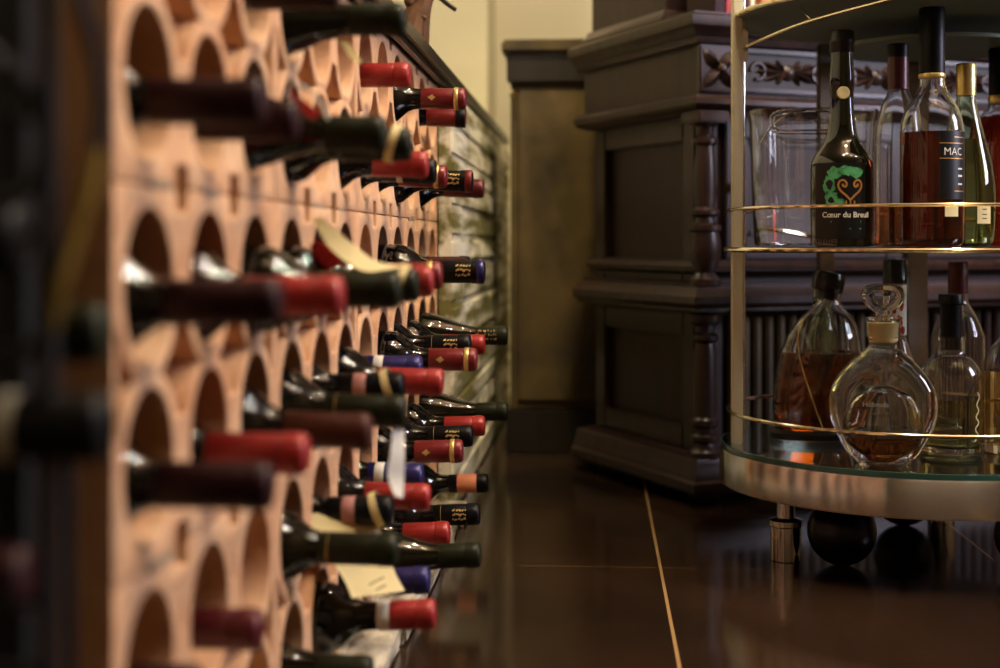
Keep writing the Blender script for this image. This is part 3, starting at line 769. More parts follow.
# ------------------------------------------------------------------ bar trolley
TX, TZ = .664, 2.23
tw = W2(TX, TZ)
TR = thing('bar_trolley', 'round chrome bar trolley with glass shelves, rails and black ball casters', 'bar cart', (tw[0], tw[1], 0))
def tl(xc, zc, z=0): a = W2(xc, zc); return Vector((a[0] - tw[0], a[1] - tw[1], z))
def ang(deg): return math.radians(deg) + TH          # angle in the camera plane, 0 = right, -90 = towards the camera
R_T = .310
ZTRAY, ZMID, ZTOP = .164, .4835, .845
bm = bmesh.new()
add_lathe(bm, [(R_T - .006, ZTRAY - .056), (R_T, ZTRAY - .056), (R_T + .001, ZTRAY - .053), (R_T + .001, ZTRAY - .004), (R_T, ZTRAY - .001), (R_T - .006, ZTRAY - .001)], 96, close=True)
part('tray_band', bm, BANDM, TR, ang=25)
bm = bmesh.new(); add_lathe(bm, [(0, ZTRAY - .050), (R_T - .007, ZTRAY - .050), (R_T - .007, ZTRAY - .044), (0, ZTRAY - .044)], 72); part('tray_underside', bm, BLACKP, TR)
def disc(name, z0, z1, r, m, cx=0, cy=0):
    bm = bmesh.new(); add_lathe(bm, [(0, z0), (r - .001, z0), (r, z0 + .001), (r, z1 - .001), (r - .001, z1), (0, z1)], 96, Matrix.Translation((cx, cy, 0))); return part(name, bm, m, TR, ang=30)
disc('glass_shelf', ZTRAY - .0005, ZTRAY + .0075, R_T - .004, SGLASS)
disc('glass_shelf', ZMID - .008, ZMID, .300, SGLASS)
bm = bmesh.new(); add_lathe(bm, [(R_T - .0038, ZTRAY - .0005), (R_T - .0015, ZTRAY - .0002), (R_T - .0015, ZTRAY + .0070), (R_T - .0038, ZTRAY + .0075)], 96, close=True); tag(part('glass_edge', bm, EDGE, TR), 'teal edge of the lower glass shelf')
disc('glass_shelf', ZTOP + .002, ZTOP + .010, .285, DGLASS)
lowc = tl(.72, 2.33); disc('reflection_disc', ZTOP - .034, ZTOP - .027, .155, DGLASS, lowc.x, lowc.y)  # added disc, its green stands in for a reflection in the top glass
bm = bmesh.new(); add_lathe(bm, [(.016, ZTOP - .027), (.016, ZTOP + .002)], 16, Matrix.Translation((lowc.x, lowc.y, 0))); part('reflection_disc_boss', bm, CHROME, TR)  # stub added only to carry the reflection disc
def hoop(name, r, z, rad, m=BRASS, a0=None, a1=None, zz=None):
    bm = bmesh.new()
    if a0 is None: add_tube(bm, [Vector((r * math.cos(2 * PI * k / 96), r * math.sin(2 * PI * k / 96), z)) for k in range(96)], rad, 8, closed=True)
    else:
        pts = []
        for k in range(40):
            t = k / 39; a = ang(a0 + (a1 - a0) * t); pts.append(Vector((r * math.cos(a), r * math.sin(a), z + (zz(t) if zz else 0))))
        add_tube(bm, pts, rad, 8)
    return part(name, bm, m, TR)
hoop('shelf_rim', .3025, ZMID - .004, .0034)
hoop('guard_rail', .298, ZMID + .0595, .0026)
hoop('guard_rail', .298, ZTRAY + .058, .0030)
hoop('guard_rail', .288, ZTOP + .006, .0040)
# upright posts
PA = [(180, .287), (0, .287)]
for dg_, r_ in PA:
    a = ang(dg_); c = Vector((r_ * math.cos(a), r_ * math.sin(a), 0))
    bm = bmesh.new()
    M_ = Matrix.Translation(c) @ Matrix.Rotation(a, 4, 'Z')
    add_box(bm, -.0075, .0075, -.011, .011, ZTRAY + .001, ZTOP + .06, .0015, M_)
    part('post', bm, POSTM, TR, ang=25)
    sg = 1 if dg_ == 180 else -1; tp = Vector(((r_ - .0105) * math.cos(a), (r_ - .0105) * math.sin(a), 0)); bm = bmesh.new(); add_lathe(bm, [(.0032, ZTRAY + .008), (.0032, ZTOP + .05)], 14, Matrix.Translation(tp)); part('post_rod', bm, CHROME, TR)
    bm = bmesh.new(); c2 = Matrix.Translation(Vector(((r_ - .012) * math.cos(a), (r_ - .012) * math.sin(a), 0)))
    s = 1 if dg_ == 180 else -1
    add_box(bm, -.0045, .0045, -.008, .008, ZMID + .295, ZMID + .372, .002, Matrix.Translation(Vector(((r_ - .0125) * math.cos(a), (r_ - .0125) * math.sin(a), 0))) @ Matrix.Rotation(a, 4, 'Z'))
    part('hinge_bracket', bm, CHROME, TR, ang=25)
for u_ in (825.5, 918):
    q = tl((u_ - 500) / F * 2.5, 2.5); bm = bmesh.new()
    a = math.atan2(q.y, q.x)
    add_box(bm, -.006, .006, -.0165, .0165, ZTRAY + .008, ZTOP + .0, .003, Matrix.Translation(q) @ Matrix.Rotation(a, 4, 'Z')); part('post', bm, STEEL, TR, ang=25)
# two slanting braces from the hinge up to the front of the top shelf
zb = lambda u, v, z: P(u, v, z) - Vector((tw[0], tw[1], 0))
bm = bmesh.new(); add_tube(bm, smooth_line([zb(747, 46, 2.2), zb(792, 27, 2.12), zb(838, 13, 2.05), zb(887, 0, 1.99), zb(925, -12, 1.96)], 6), .0028, 8); part('brace', bm, BRASS, TR)
bm = bmesh.new(); add_tube(bm, smooth_line([zb(747, 12, 2.2), zb(775, 3, 2.16), zb(802, -3, 2.13), zb(830, -10, 2.1)], 6), .0028, 8); part('brace', bm, BRASS, TR)
bm = bmesh.new(); add_tube(bm, [zb(793, 1, 2.14), zb(811, 19, 2.09)], .0016, 6); part('brace_tie', bm, BRASS, TR)
# casters
for (xc, zc, dx, dz) in ((.520, 2.13, -.078, .035), (.792, 2.09, .075, .03), (.70, 2.43, .075, .03)):
    q = tl(xc, zc); q2 = tl(xc + dx, zc + dz)
    bm = bmesh.new(); r = .052
    add_lathe(bm, [(0, 0), (.012, .0012)] + [(r * math.sin(t), r - r * math.cos(t)) for t in [PI * (.10 + .80 * k / 14) for k in range(15)]] + [(.010, 2 * r + .002), (.010, ZTRAY - .050)], 36, Matrix.Translation(q))
    part('ball_caster', bm, BLACKP, TR)
    bm = bmesh.new(); add_lathe(bm, [(.022, 0), (.0235, .001), (.0235, .052), (.0255, .054), (.0255, .062), (.014, .066), (.014, ZTRAY - .050)], 30, Matrix.Translation(q2)); part('chrome_foot', bm, CHROME, TR)

# ------------------------------------------------------------------ bottles of the trolley
def inner(prof, wall, z0):
    return [(max(r - wall, .0), h) for r, h in prof]
def prof_px(rows, z, base_v):
    """(half width px, row) pairs at depth z into (radius, height)."""
    s = z / F; return [(hw * s, (base_v - v) * s) for hw, v in rows]
def cut(prof, h):
    out = []
    for (r0, h0), (r1, h1) in zip(prof, prof[1:]):
        out.append((r0, h0))
        if h0 <= h < h1:
            out.append((r0 + (r1 - r0) * (h - h0) / (h1 - h0), h)); break
    return out
def smooth_prof(rows, n=5):
    pts = smooth_line([(r, h, 0) for r, h in rows], n); return [(max(p.x, 0), p.y) for p in pts]
def clear_bottle(e, prof, wall, glass, liq=None, level=None, foot=.006, seg=48, name='body'):
    """prof runs from the foot to the mouth; double wall and the drink inside."""
    out = [(0, .0015), (prof[0][0] * .75, .0015), (prof[0][0] * .88, 0)] + prof
    inn = [(max(r - wall, .003), h) for r, h in prof if h > foot]
    inn = [(inn[0][0] * .9, foot)] + inn
    bm = bmesh.new()
    full = out + [(p[0], p[1]) for p in inn[::-1]] + [(0, foot)]
    add_lathe(bm, full, seg); o = part(name, bm, glass, e, ang=50)
    if liq:
        L = cut([(0, foot - .0004)] + [(r + .0004, h) for r, h in inn], level)
        L = [(0, foot - .0004), (inn[0][0], foot - .0004)] + L[2:] + [(0, level)]
        bm = bmesh.new(); add_lathe(bm, L, seg); part('drink', bm, liq, e, ang=50)
    return o
def at(u, z, ztop): a = W2((u - 500) / F * z, z); return Vector((a[0], a[1], ztop + .0006))
def facing(e): return math.atan2(-e.location.y, -e.location.x)
GS = 'bottles on the bar trolley'

# dark calvados bottle on the middle shelf
z = 2.06; s = z / F
e = thing('liquor_bottle', 'dark green bottle lettered Coeur du Breuil with gold heart, on the middle shelf', 'liquor bottle', at(842, z, ZMID), 0, GS)
pr = prof_px([(31, 243), (31, 238), (30.2, 234), (31, 228), (31, 165), (30, 158), (26, 151), (19, 142), (15.5, 133), (13.4, 122), (12, 110), (11, 98), (11.6, 88), (12.4, 80), (12.2, 70), (11.2, 60), (11, 50)], z, 244)
bm = bmesh.new(); add_lathe(bm, [(0, .002), (.034, 0)] + pr + [(0, pr[-1][1])], 56); part('body', bm, OLIVEG, e, ang=40)
bm = bmesh.new(); add_lathe(bm, [(r * s, (244 - v) * s) for r, v in ((11.8, 50), (12.2, 48), (12.2, 41), (12.6, 40), (12.6, 37), (12.0, 36), (12.0, 30), (11, 28), (0, 28))], 32); part('cap', bm, BLACKP, e)
a0 = facing(e); R = 31 * s
lb = bmesh.new()
n = 24; a_l = a0 - .95; a_r = a0 + .80; rows = []
for k in range(n + 1):
    a = a_l + (a_r - a_l) * k / n; rows.append([lb.verts.new(((R + .0003) * math.cos(a), (R + .0003) * math.sin(a), zz)) for zz in ((244 - 236) * s, (244 - 161) * s)])
for p, q in zip(rows, rows[1:]): lb.faces.new((p[0], q[0], q[1], p[1]))
lab = part('label', lb, LBLK, e)
def blob(c, rx, ry, seed, n=26, j=.25):
    rr = random.Random(seed); bm = bmesh.new(); bm.faces.new([bm.verts.new((c[0] + rx * (1 + rr.uniform(-j, j)) * math.cos(2 * PI * k / n), c[1] + ry * (1 + rr.uniform(-j, j)) * math.sin(2 * PI * k / n), 0)) for k in range(n)]); return bm
g = bmesh.new()
for c, rx, ry, sd in (((5, 35), 9, 5, 1), ((-7, 33), 8, 5.5, 2), ((-12.5, 21), 6, 9, 3), ((-10, 8), 6.5, 7, 4), ((15, 33), 6, 5.5, 5), ((-2, 4), 5, 3.5, 6)):
    join_bm(g, blob((c[0] * s, c[1] * s), rx * s, ry * s, sd))
bmesh.ops.triangulate(g, faces=g.faces)
zc_ = (244 - 204) * s
part('green_leaf_print', wrap(g, R, a0, zc_, .0006), LGRN, lab)
hb = bmesh.new()
for sx in (-1, 1):
    cv = [(0, 0), (4, 4.5), (9, 9), (11.5, 14), (10, 18.5), (6.5, 19.5), (3.6, 16.5), (4.6, 13.2), (7.2, 14.2), (6.8, 16)]
    cv = [(Vector((x * sx, y, 0)) * s) for x, y in cv]
    join_bm(hb, ribbon_bm(smooth_line([(p.x + 8 * s, p.y + 6 * s, 0) for p in cv], 6), 2.0 * s))
for dx in (-4, 0, 4): join_bm(hb, ribbon_bm([((8 + dx) * s, 1.5 * s), ((8 + dx) * s, 5.5 * s)], 1.3 * s))
join_bm(hb, ribbon_bm([(2.5 * s, 1.5 * s), (13.5 * s, 1.5 * s)], .9 * s))
part('gold_heart', wrap(hb, R, a0, zc_, .0009), LGOLD, lab)
part('lettering', wrap(text_bm('Cœur du Breuil', 7.6 * s, True), R, a0 + .14, (244 - 212.5) * s, .0009), LWHT, lab)
bm = ribbon_bm([(-14 * s, 0), (16 * s, 0)], 1.8 * s); part('green_line', wrap(bm, R, a0 + .10, (244 - 219) * s, .0007), LGRN, lab)
bm = ribbon_bm([(4 * s, 0), (16 * s, 0)], 1.4 * s); part('green_line', wrap(bm, R, a0 + .10, (244 - 226) * s, .0007), LGRN, lab)
bm = bmesh.new(); c = facing(e); add_lathe(bm, [(0, .0016), (.0085, .0014), (.0095, 0), (.0095, -.004)], 24, Matrix.Rotation(a0 + .12, 4, 'Z') @ Matrix.Translation((12.1 * s - .0002, 0, (244 - 91) * s)) @ Matrix.Rotation(PI / 2, 4, 'Y')); part('neck_seal', bm, PAPER, e)

# round clear bottle half hidden behind the amber one, dark red capsule
z = 2.20; s = z / F
e = thing('liquor_bottle', 'clear bottle with dark red capsule and little brown drink, behind the MAC bottle', 'liquor bottle', at(898, z, ZMID), 0, GS)
pr = smooth_prof(prof_px([(22, 244), (23, 238), (23, 150), (22, 130), (17, 108), (11, 94), (9.5, 86), (9.5, 60)], z, 247), 4)
clear_bottle(e, pr, .003, GLASS, COGNAC, (247 - 207) * s)
bm = bmesh.new(); add_lathe(bm, [(10.2 * s, (247 - 90) * s), (10.4 * s, (247 - 58) * s)], 28); part('capsule', bm, FOIL['wine'], e)
bm = bmesh.new(); add_lathe(bm, [(10.5 * s, (247 - 58) * s), (10.7 * s, (247 - 46) * s), (9.5 * s, (247 - 44.5) * s), (0, (247 - 44.5) * s)], 28); part('cap', bm, FOIL['black'], e)

# clear bottle with dark amber drink and MAC lettering
z = 2.03; s = z / F
e = thing('liquor_bottle', 'clear bottle of dark amber spirit with black label lettered MAC on its right', 'liquor bottle', at(932, z, ZMID), 0, GS)
pr = prof_px([(28, 244), (30.5, 241), (31, 236), (31, 130), (30.5, 122), (28.5, 114), (25, 106), (20, 98), (15.5, 91), (12.8, 84), (12, 76), (12, 20)], z, 245)
clear_bottle(e, pr, .0028, GLASS, AMBER, (245 - 131) * s, .010)
bm = bmesh.new(); add_lathe(bm, [(12.6 * s, (245 - 76) * s), (12.8 * s, (245 - 8) * s), (12 * s, (245 - 6) * s), (0, (245 - 6) * s)], 32); part('capsule', bm, FOIL['black'], e)
bm = bmesh.new(); add_lathe(bm, [(12.9 * s, (245 - 76.5) * s), (13.3 * s, (245 - 75.5) * s), (13.3 * s, (245 - 73) * s), (12.9 * s, (245 - 72) * s)], 32); part('gold_collar', bm, FOIL['gold'], e)
a0 = facing(e); R = 31 * s
lb = bmesh.new(); rows = []
for k in range(21):
    a = a0 + .22 + 1.9 * k / 20; rows.append([lb.verts.new(((R + .0003) * math.cos(a), (R + .0003) * math.sin(a), zz)) for zz in ((245 - 198) * s, (245 - 131) * s)])
for p, q in zip(rows, rows[1:]): lb.faces.new((p[0], q[0], q[1], p[1]))
lab = part('label', lb, LBLK, e)
part('lettering', wrap(text_bm('MAC', 10.5 * s), R, a0 + .72, (245 - 151.5) * s, .0008), LWHT, lab)
for vv, l_ in ((143, .95), (158, .95), (137, .5), (190, .5)):
    bm = ribbon_bm([(-l_ * R / 2 * 1.0 + k * l_ * R / 8, 0) for k in range(9)], .9 * s); part('gold_line', wrap(bm, R, a0 + .22 + (.48 if l_ > .6 else .76), (245 - vv) * s, .0007), LGOLD, lab)
for vv, hh in ((168, 4), (175, 5), (183, 4)):
    bm = ribbon_bm([(-.005 + .0017 * k, 0) for k in range(7)], hh * .4 * s); part('printed_line', wrap(bm, R, a0 + 1.0, (245 - vv) * s, .0007), LWHT, lab)
lb = bmesh.new(); rows = []
for k in range(9):
    a = a0 + .40 + .5 * k / 8; rows.append([lb.verts.new(((R + .0005) * math.cos(a), (R + .0005) * math.sin(a), zz)) for zz in ((245 - 215) * s, (245 - 205) * s)])
for p, q in zip(rows, rows[1:]): lb.faces.new((p[0], q[0], q[1], p[1]))
part('small_label', lb, PAPER, e)

# pear-shaped greenish bottle
z = 2.13; s = z / F
e = thing('liquor_bottle', 'pear-shaped pale green bottle with gold capsule and small cream label, middle shelf', 'liquor bottle', at(966, z, ZMID), 0, GS)
pr = smooth_prof(prof_px([(24, 245), (26.5, 238), (28, 215), (28, 190), (25, 165), (18, 135), (12, 112), (9.5, 98), (9, 70)], z, 247), 4)
clear_bottle(e, pr, .003, GGLASS, STRAW, (247 - 140) * s)
bm = bmesh.new(); add_lathe(bm, [(9.6 * s, (247 - 96) * s), (9.9 * s, (247 - 66) * s), (9 * s, (247 - 64) * s), (0, (247 - 64) * s)], 28); part('capsule', bm, FOIL['gold'], e)
a0 = facing(e); R = 28.2 * s; lb = bmesh.new(); rows = []
for k in range(9):
    a = a0 + .38 + .55 * k / 8; rows.append([lb.verts.new(((R + .0005) * math.cos(a), (R + .0005) * math.sin(a), zz)) for zz in ((247 - 224) * s, (247 - 205) * s)])
for p, q in zip(rows, rows[1:]): lb.faces.new((p[0], q[0], q[1], p[1]))
lab = part('label', lb, PAPER, e)
for vv in (210, 215, 219):
    bm = ribbon_bm([(-.004 + .001 * k, 0) for k in range(9)], .9 * s); part('printed_line', wrap(bm, R, a0 + .65, (247 - vv) * s, .0009), INK, lab)

# ruby red bottle at the right edge
z = 2.30; s = z / F
e = thing('liquor_bottle', 'wide bottle of ruby red liqueur with black neck at the right edge, middle shelf', 'liquor bottle', at(999, z, ZMID), 0, GS)
pr = smooth_prof(prof_px([(27, 245), (30, 238), (31, 200), (31, 165), (28, 140), (20, 120), (12, 108), (9.5, 100), (9, 60)], z, 247), 4)
clear_bottle(e, pr, .003, GLASS, RUBY, (247 - 118) * s)
bm = bmesh.new(); add_lathe(bm, [(9.8 * s, (247 - 97) * s), (10 * s, (247 - 51) * s), (9 * s, (247 - 49) * s), (0, (247 - 49) * s)], 28); part('capsule', bm, FOIL['black'], e)
bm = bmesh.new(); add_lathe(bm, [(10 * s, (247 - 104) * s), (10.6 * s, (247 - 102) * s), (10.6 * s, (247 - 98) * s), (10 * s, (247 - 96) * s)], 28); part('gold_collar', bm, FOIL['gold'], e)

# clear ice bucket with loop handles
z = 2.33; s = z / F
e = thing('ice_bucket', 'clear glass ice bucket with loop handles behind the Coeur du Breuil bottle', 'ice bucket', at(812, z, ZMID), 0, None)
pr = prof_px([(55, 246), (57, 243), (60, 180), (62, 125), (63.5, 116), (64, 112)], z, 247)
bm = bmesh.new()
full = [(0, 0)] + pr + [(r - .0035, h) for r, h in pr[::-1][:-1]] + [(0, .008)]
add_lathe(bm, full, 64); part('body', bm, GLASS, e, ang=50)
a0 = facing(e)
for sgn, dd in ((1, 0.0), (-1, PI)):
    bm = bmesh.new(); R = 63.6 * s + .004; pts = []
    for k in range(44):
        t = 2 * PI * k / 44; cx_, sy_ = math.cos(t), math.sin(t)
        x = math.copysign(abs(cx_) ** .55, cx_) * 41 * s; y = math.copysign(abs(sy_) ** .55, sy_) * 10.5 * s
        a = a0 + dd + x / R; pts.append(Vector((R * math.cos(a), R * math.sin(a), (247 - 127) * s + y)))
    add_tube(bm, pts, .0042, 10, closed=True); part('loop_handle', bm, GLASS, e)
bm = bmesh.new(); add_tube(bm, smooth_line([P(u_, v_, 2.20) - e.location for u_, v_ in ((761, 143), (767, 133), (777, 122), (788, 114), (802, 110.5), (818, 110))], 6), .0013, 6); part('bail_wire', bm, CHROME, e)

# flask-shaped cognac bottle on the lower shelf
zl = ZTRAY + .0075
z = 2.29; s = z / F; bv = HV + (H - zl) * F / z
e = thing('liquor_bottle', 'round cognac flask with tilted black stopper and gold cord, left on the lower shelf', 'liquor bottle', at(812, z, zl), 0, GS)
pr = smooth_prof(prof_px([(26, bv - 1), (30, bv - 6), (37, 420), (41, 395), (42, 370), (40, 350), (35, 333), (27, 319), (16, 309), (11.5, 302), (10.5, 296), (10.5, 300 - 10)], z, bv), 4)
clear_bottle(e, pr, .004, GLASS, COGNAC, (bv - 352) * s, .010)
def lean(o):
    for q in o.data.vertices:
        hh = q.co.z; t = max(0.0, hh - .045); q.co.x += CT * t * .16; q.co.y += ST * t * .16
        # the flask is flattened front to back
        dpt = q.co.x * -ST + q.co.y * CT; q.co.x -= -ST * dpt * .25; q.co.y -= CT * dpt * .25
for o_ in e.children: lean(o_)
bm = bmesh.new(); add_lathe(bm, [(41 * s, 0), (43 * s, .001), (43.5 * s, .010), (41 * s, .016), (39.5 * s, .016), (39.5 * s, 0)], 48, close=True); lean(part('base_ring', bm, LBLK, e))
bm = bmesh.new(); add_lathe(bm, [(9 * s, -.012), (9 * s, 0), (14 * s, .001), (15 * s, .006), (15 * s, .024), (13.5 * s, .030), (0, .032)], 28, Matrix.Translation((.0235, .0016, (bv - 292) * s)) @ Matrix.Rotation(.22, 4, 'Y') @ Matrix.Scale(1.05, 4)); part('stopper', bm, BLACKP, e)
a0 = facing(e); bm = bmesh.new()
def prr(pf, h):
    for (r0, h0), (r1, h1) in zip(pf, pf[1:]):
        if h0 <= h <= h1: return r0 + (r1 - r0) * (h - h0) / max(h1 - h0, 1e-6)
    return pf[-1][0]
cp = []
for k in range(30):
    t = k / 29; vv = 300 + (430 - 300) * t; a = a0 - 1.1 + 1.5 * t; hh = (bv - vv) * s; r = prr(pr, hh) + .0016; cp.append(Vector((r * math.cos(a), r * math.sin(a), hh)))
add_tube(bm, cp, .0011, 6); lean(part('gold_cord', bm, FOIL['gold'], e))

# slim dark-capped bottle behind the cognac flask
z = 2.44; s = z / F; bv = HV + (H - zl) * F / z
e = thing('liquor_bottle', 'slim dark bottle with black cap just behind the cognac flask, lower shelf', 'liquor bottle', at(821, z, zl), 0, GS)
pr = smooth_prof(prof_px([(16, bv - 1), (18, bv - 5), (18, 350), (15, 325), (8.5, 308), (8, 300), (8, 284)], z, bv), 4)
clear_bottle(e, pr, .003, GGLASS, COGNAC, (bv - 360) * s)
bm = bmesh.new(); add_lathe(bm, [(8.6 * s, (bv - 286) * s), (8.8 * s, (bv - 275) * s), (8 * s, (bv - 274) * s), (0, (bv - 274) * s)], 24); part('cap', bm, BLACKP, e)

# flat round crystal decanter with disc stopper
z = 2.02; s = z / F; bv = HV + (H - zl) * F / z
e = thing('decanter', 'flat round crystal decanter with clear disc stopper at the front of the lower shelf', 'decanter', at(883, z, zl), 0, None)
e.rotation_euler.z = facing(e) + PI / 2      # broad side towards the camera
def pillow(bm, outline, th, steps):
    """lofted flat body: outline (x, z) scaled about its centre by step factors at given half depths."""
    cx = sum(p[0] for p in outline) / len(outline); cz_ = sum(p[1] for p in outline) / len(outline); rings = []
    for k, d in steps:
        rings.append([bm.verts.new((cx + (x - cx) * k, d, cz_ + (zz - cz_) * k)) for x, zz in outline])
    n = len(outline)
    for a, b_ in zip(rings, rings[1:]):
        for i in range(n):
            j = (i + 1) % n; bm.faces.new((a[i], a[j], b_[j], b_[i]))
    bm.faces.new(rings[0][::-1]); bm.faces.new(rings[-1])
rt = [(0, bv), (24, bv), (27, bv - 3), (33, 457), (43, 440), (51, 420), (52.5, 402), (50, 388), (42, 374), (30, 360), (20, 352), (14.5, 347), (14, 341)]
rt = smooth_line([(x * s, (bv - v) * s, 0) for x, v in rt], 4)
ol = [(p.x, max(p.y, 0)) for p in rt] + [(-p.x, max(p.y, 0)) for p in rt[::-1][:-1]]
ol = [p for i, p in enumerate(ol) if i == 0 or (abs(p[0] - ol[i - 1][0]) + abs(p[1] - ol[i - 1][1])) > 1e-5]
bm = bmesh.new()
D = .030
pillow(bm, ol, D, [(.62, -D), (.80, -D * .92), (.93, -D * .62), (.99, -D * .25), (1, 0), (.99, D * .25), (.93, D * .62), (.80, D * .92), (.62, D)])
for q in bm.verts: q.co.z = max(q.co.z, 0)
# round drink chamber inside the thick glass
ccz = (bv - 421) * s; cr = 36 * s
chamber = [(0, -.017), (cr * .7, -.017), (cr * .93, -.013), (cr, -.005), (cr, .005), (cr * .93, .013), (cr * .7, .017), (0, .017)]
MC = Matrix.Translation((0, 0, ccz)) @ Matrix.Rotation(PI / 2, 4, 'X')
bmesh.ops.recalc_face_normals(bm, faces=bm.faces)
me = bpy.data.meshes.new('tmp'); b2 = bmesh.new(); add_lathe(b2, chamber, 48, MC); bmesh.ops.recalc_face_normals(b2, faces=b2.faces); bmesh.ops.reverse_faces(b2, faces=b2.faces); b2.to_mesh(me); b2.free(); bm.from_mesh(me); bpy.data.meshes.remove(me)
me = bpy.data.meshes.new('decanter_body'); bm.to_mesh(me); bm.free(); me.materials.append(GLASS)
me.polygons.foreach_set('use_smooth', [True] * len(me.polygons)); me.set_sharp_from_angle(angle=math.radians(35))
link('body', me, e)
b2 = bmesh.new(); add_lathe(b2, [(r + (.0003 if r > 0 else 0), h * 1.02) for r, h in chamber], 48, MC)
lv = (bv - 437) * s
bmesh.ops.bisect_plane(b2, geom=b2.verts[:] + b2.edges[:] + b2.faces[:], plane_co=(0, 0, lv), plane_no=(0, 0, 1), clear_outer=True)
bmesh.ops.holes_fill(b2, edges=[q for q in b2.edges if q.is_boundary], sides=0)
part('drink', b2, COGNAC, e)
bm = bmesh.new(); add_lathe(bm, [(13.5 * s, (bv - 342) * s), (14.5 * s, (bv - 340) * s), (14.5 * s, (bv - 329) * s), (15.5 * s, (bv - 327) * s), (15.5 * s, (bv - 323) * s), (13 * s, (bv - 322) * s)], 32); part('neck_ring', bm, CORK, e)
bm = bmesh.new(); add_lathe(bm, [(14.8 * s, (bv - 338) * s), (16.8 * s, (bv - 337) * s), (16.8 * s, (bv - 323) * s), (17.5 * s, (bv - 321) * s), (17.5 * s, (bv - 318) * s), (12 * s, (bv - 317.5) * s), (12 * s, (bv - 320) * s), (15.9 * s, (bv - 321.5) * s)], 36, close=True); part('glass_collar', bm, GLASS, e)
so = smooth_line([(0, 317, 0), (6, 317, 0), (8, 313, 0), (15, 308, 0), (20.5, 300, 0), (21, 293, 0), (17, 287, 0), (9, 284.4, 0), (0, 284, 0)], 4)
so = [(p.x * s, (bv - p.y) * s) for p in so]; sol = so + [(-x, y) for x, y in so[::-1][1:-1]]
bm = bmesh.new(); D2 = .011
pillow(bm, sol, D2, [(.45, -D2 * .7), (.72, -D2), (.92, -D2 * .75), (1, -D2 * .2), (1, D2 * .2), (.92, D2 * .75), (.72, D2), (.45, D2 * .7)])
part('stopper', bm, GLASS, e, ang=40)
bm = text_bm('Hebrods', 7.2 * s)
for q in bm.verts: q.co = Vector((q.co.x - 7 * s, -D - .0006, (bv - 403) * s + q.co.y))
part('etched_lettering', bm, ETCH, e)

# bottle with red and white patterned neck behind the decanter
z = 2.19; s = z / F; bv = HV + (H - zl) * F / z
e = thing('liquor_bottle', 'clear bottle with red-and-white neck label behind the disc-stoppered decanter', 'liquor bottle', at(895, z, zl), 0, GS)
pr = smooth_prof(prof_px([(22, bv - 1), (24, bv - 6), (24, 390), (22, 370), (15, 350), (11.5, 338), (10.8, 325), (10.8, 282)], z, bv), 4)
clear_bottle(e, pr, .003, GLASS)
bm = bmesh.new(); add_lathe(bm, [(11.2 * s, (bv - 335) * s), (11.2 * s, (bv - 285) * s)], 28); nl = part('neck_label', bm, PAPERW, e)
a0 = facing(e); g = bmesh.new()
for c, rx, ry, sd in (((2, -10), 3.5, 5, 1), ((4, 6), 3, 6, 2), ((-3, 0), 2, 4, 3), ((6, -20), 3, 4, 4), ((1, 18), 3, 3, 5)): join_bm(g, blob((c[0] * s, c[1] * s), rx * s, ry * s, sd))
part('red_print', wrap(g, 11.2 * s, a0 + .2, (bv - 310) * s, .0006), REDINK, nl)
bm = bmesh.new(); add_lathe(bm, [(12 * s, (bv - 284) * s), (12.2 * s, (bv - 278) * s), (11.6 * s, (bv - 277) * s), (11.6 * s, (bv - 262) * s), (10.6 * s, (bv - 260) * s), (0, (bv - 260) * s)], 28); part('cap', bm, BLACKP, e)

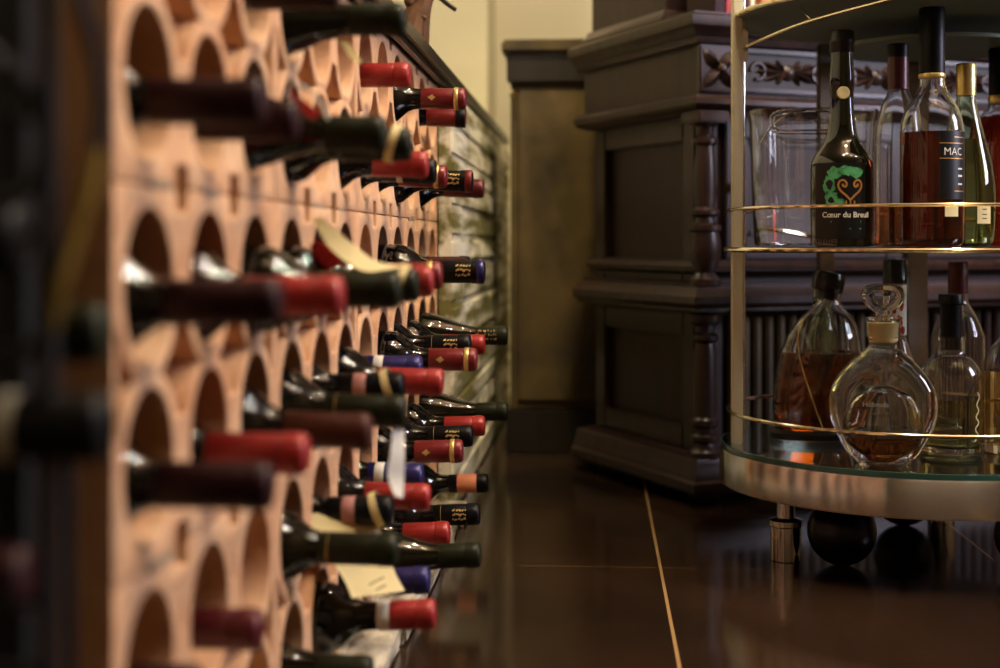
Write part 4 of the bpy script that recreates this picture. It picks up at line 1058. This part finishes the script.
# round-shouldered bottle with black cap
z = 2.12; s = z / F; bv = HV + (H - zl) * F / z
e = thing('liquor_bottle', 'round-shouldered clear bottle of straw liqueur with tall black cap, right of the decanter', 'liquor bottle', at(951, z, zl), 0, GS)
pr = smooth_prof(prof_px([(27, bv - 1), (30, bv - 6), (31, 420), (31, 385), (28.5, 370), (22, 360), (15.5, 355), (13.6, 350), (13.4, 340), (13.4, 337)], z, bv), 4)
clear_bottle(e, pr, .0035, GLASS, STRAW, (bv - 398) * s, .012)
bm = bmesh.new(); add_lathe(bm, [(10 * s, (bv - 350) * s), (10.4 * s, (bv - 305) * s), (12.4 * s, (bv - 304) * s), (12.4 * s, (bv - 296) * s), (11.4 * s, (bv - 294.5) * s), (0, (bv - 294.5) * s)], 28); part('cap', bm, FOIL['black'], e)
a0 = facing(e); R = 31.2 * s
ol_ = [(-9, -34), (-9, 10), (-7, 22), (-1, 31), (6, 36), (13, 38)]
lab = part('label_outline', wrap(ribbon_bm(smooth_line([(x * s, y * s, 0) for x, y in ol_], 5), 1.6 * s), R, a0 + .80, (bv - 412) * s, .0006), LBLK, e)
sc = [(-1, -26), (4, -20), (0, -14), (5, -8), (1, -2), (5, 4), (2, 10), (6, 17), (3, 22)]
part('scrolled_lettering', wrap(ribbon_bm(smooth_line([(x * s, y * s, 0) for x, y in sc], 5), 1.2 * s), R, a0 + .80, (bv - 412) * s, .0008), PAPER, e)

# tall clear bottle with dark red capsule at the back
z = 2.33; s = z / F; bv = HV + (H - zl) * F / z
e = thing('liquor_bottle', 'tall clear bottle with dark red capsule behind the black-capped straw liqueur', 'liquor bottle', at(958, z, zl), 0, GS)
pr = smooth_prof(prof_px([(24, bv - 1), (26, bv - 6), (26, 345), (25, 334), (19, 318), (12, 306), (9.5, 298), (9, 262)], z, bv), 4)
clear_bottle(e, pr, .003, GLASS)
bm = bmesh.new(); add_lathe(bm, [(9.6 * s, (bv - 294) * s), (9.8 * s, (bv - 264) * s), (9 * s, (bv - 262) * s), (0, (bv - 262) * s)], 28); part('capsule', bm, FOIL['wine'], e)

# pale gold spirit at the right edge
z = 2.13; s = z / F; bv = HV + (H - zl) * F / z
e = thing('liquor_bottle', 'clear bottle of pale gold spirit at the right edge of the lower shelf', 'liquor bottle', at(1014, z, zl), 0, GS)
pr = smooth_prof(prof_px([(26, bv - 1), (29, bv - 5), (29, 375), (28.5, 362), (24, 350), (16, 341), (11, 332), (10, 310)], z, bv), 4)
clear_bottle(e, pr, .0035, GLASS, GOLDL, (bv - 371) * s, .014)
bm = bmesh.new(); add_lathe(bm, [(10.6 * s, (bv - 318) * s), (10.8 * s, (bv - 296) * s), (10 * s, (bv - 294) * s), (0, (bv - 294) * s)], 28); part('cap', bm, FOIL['gold'], e)
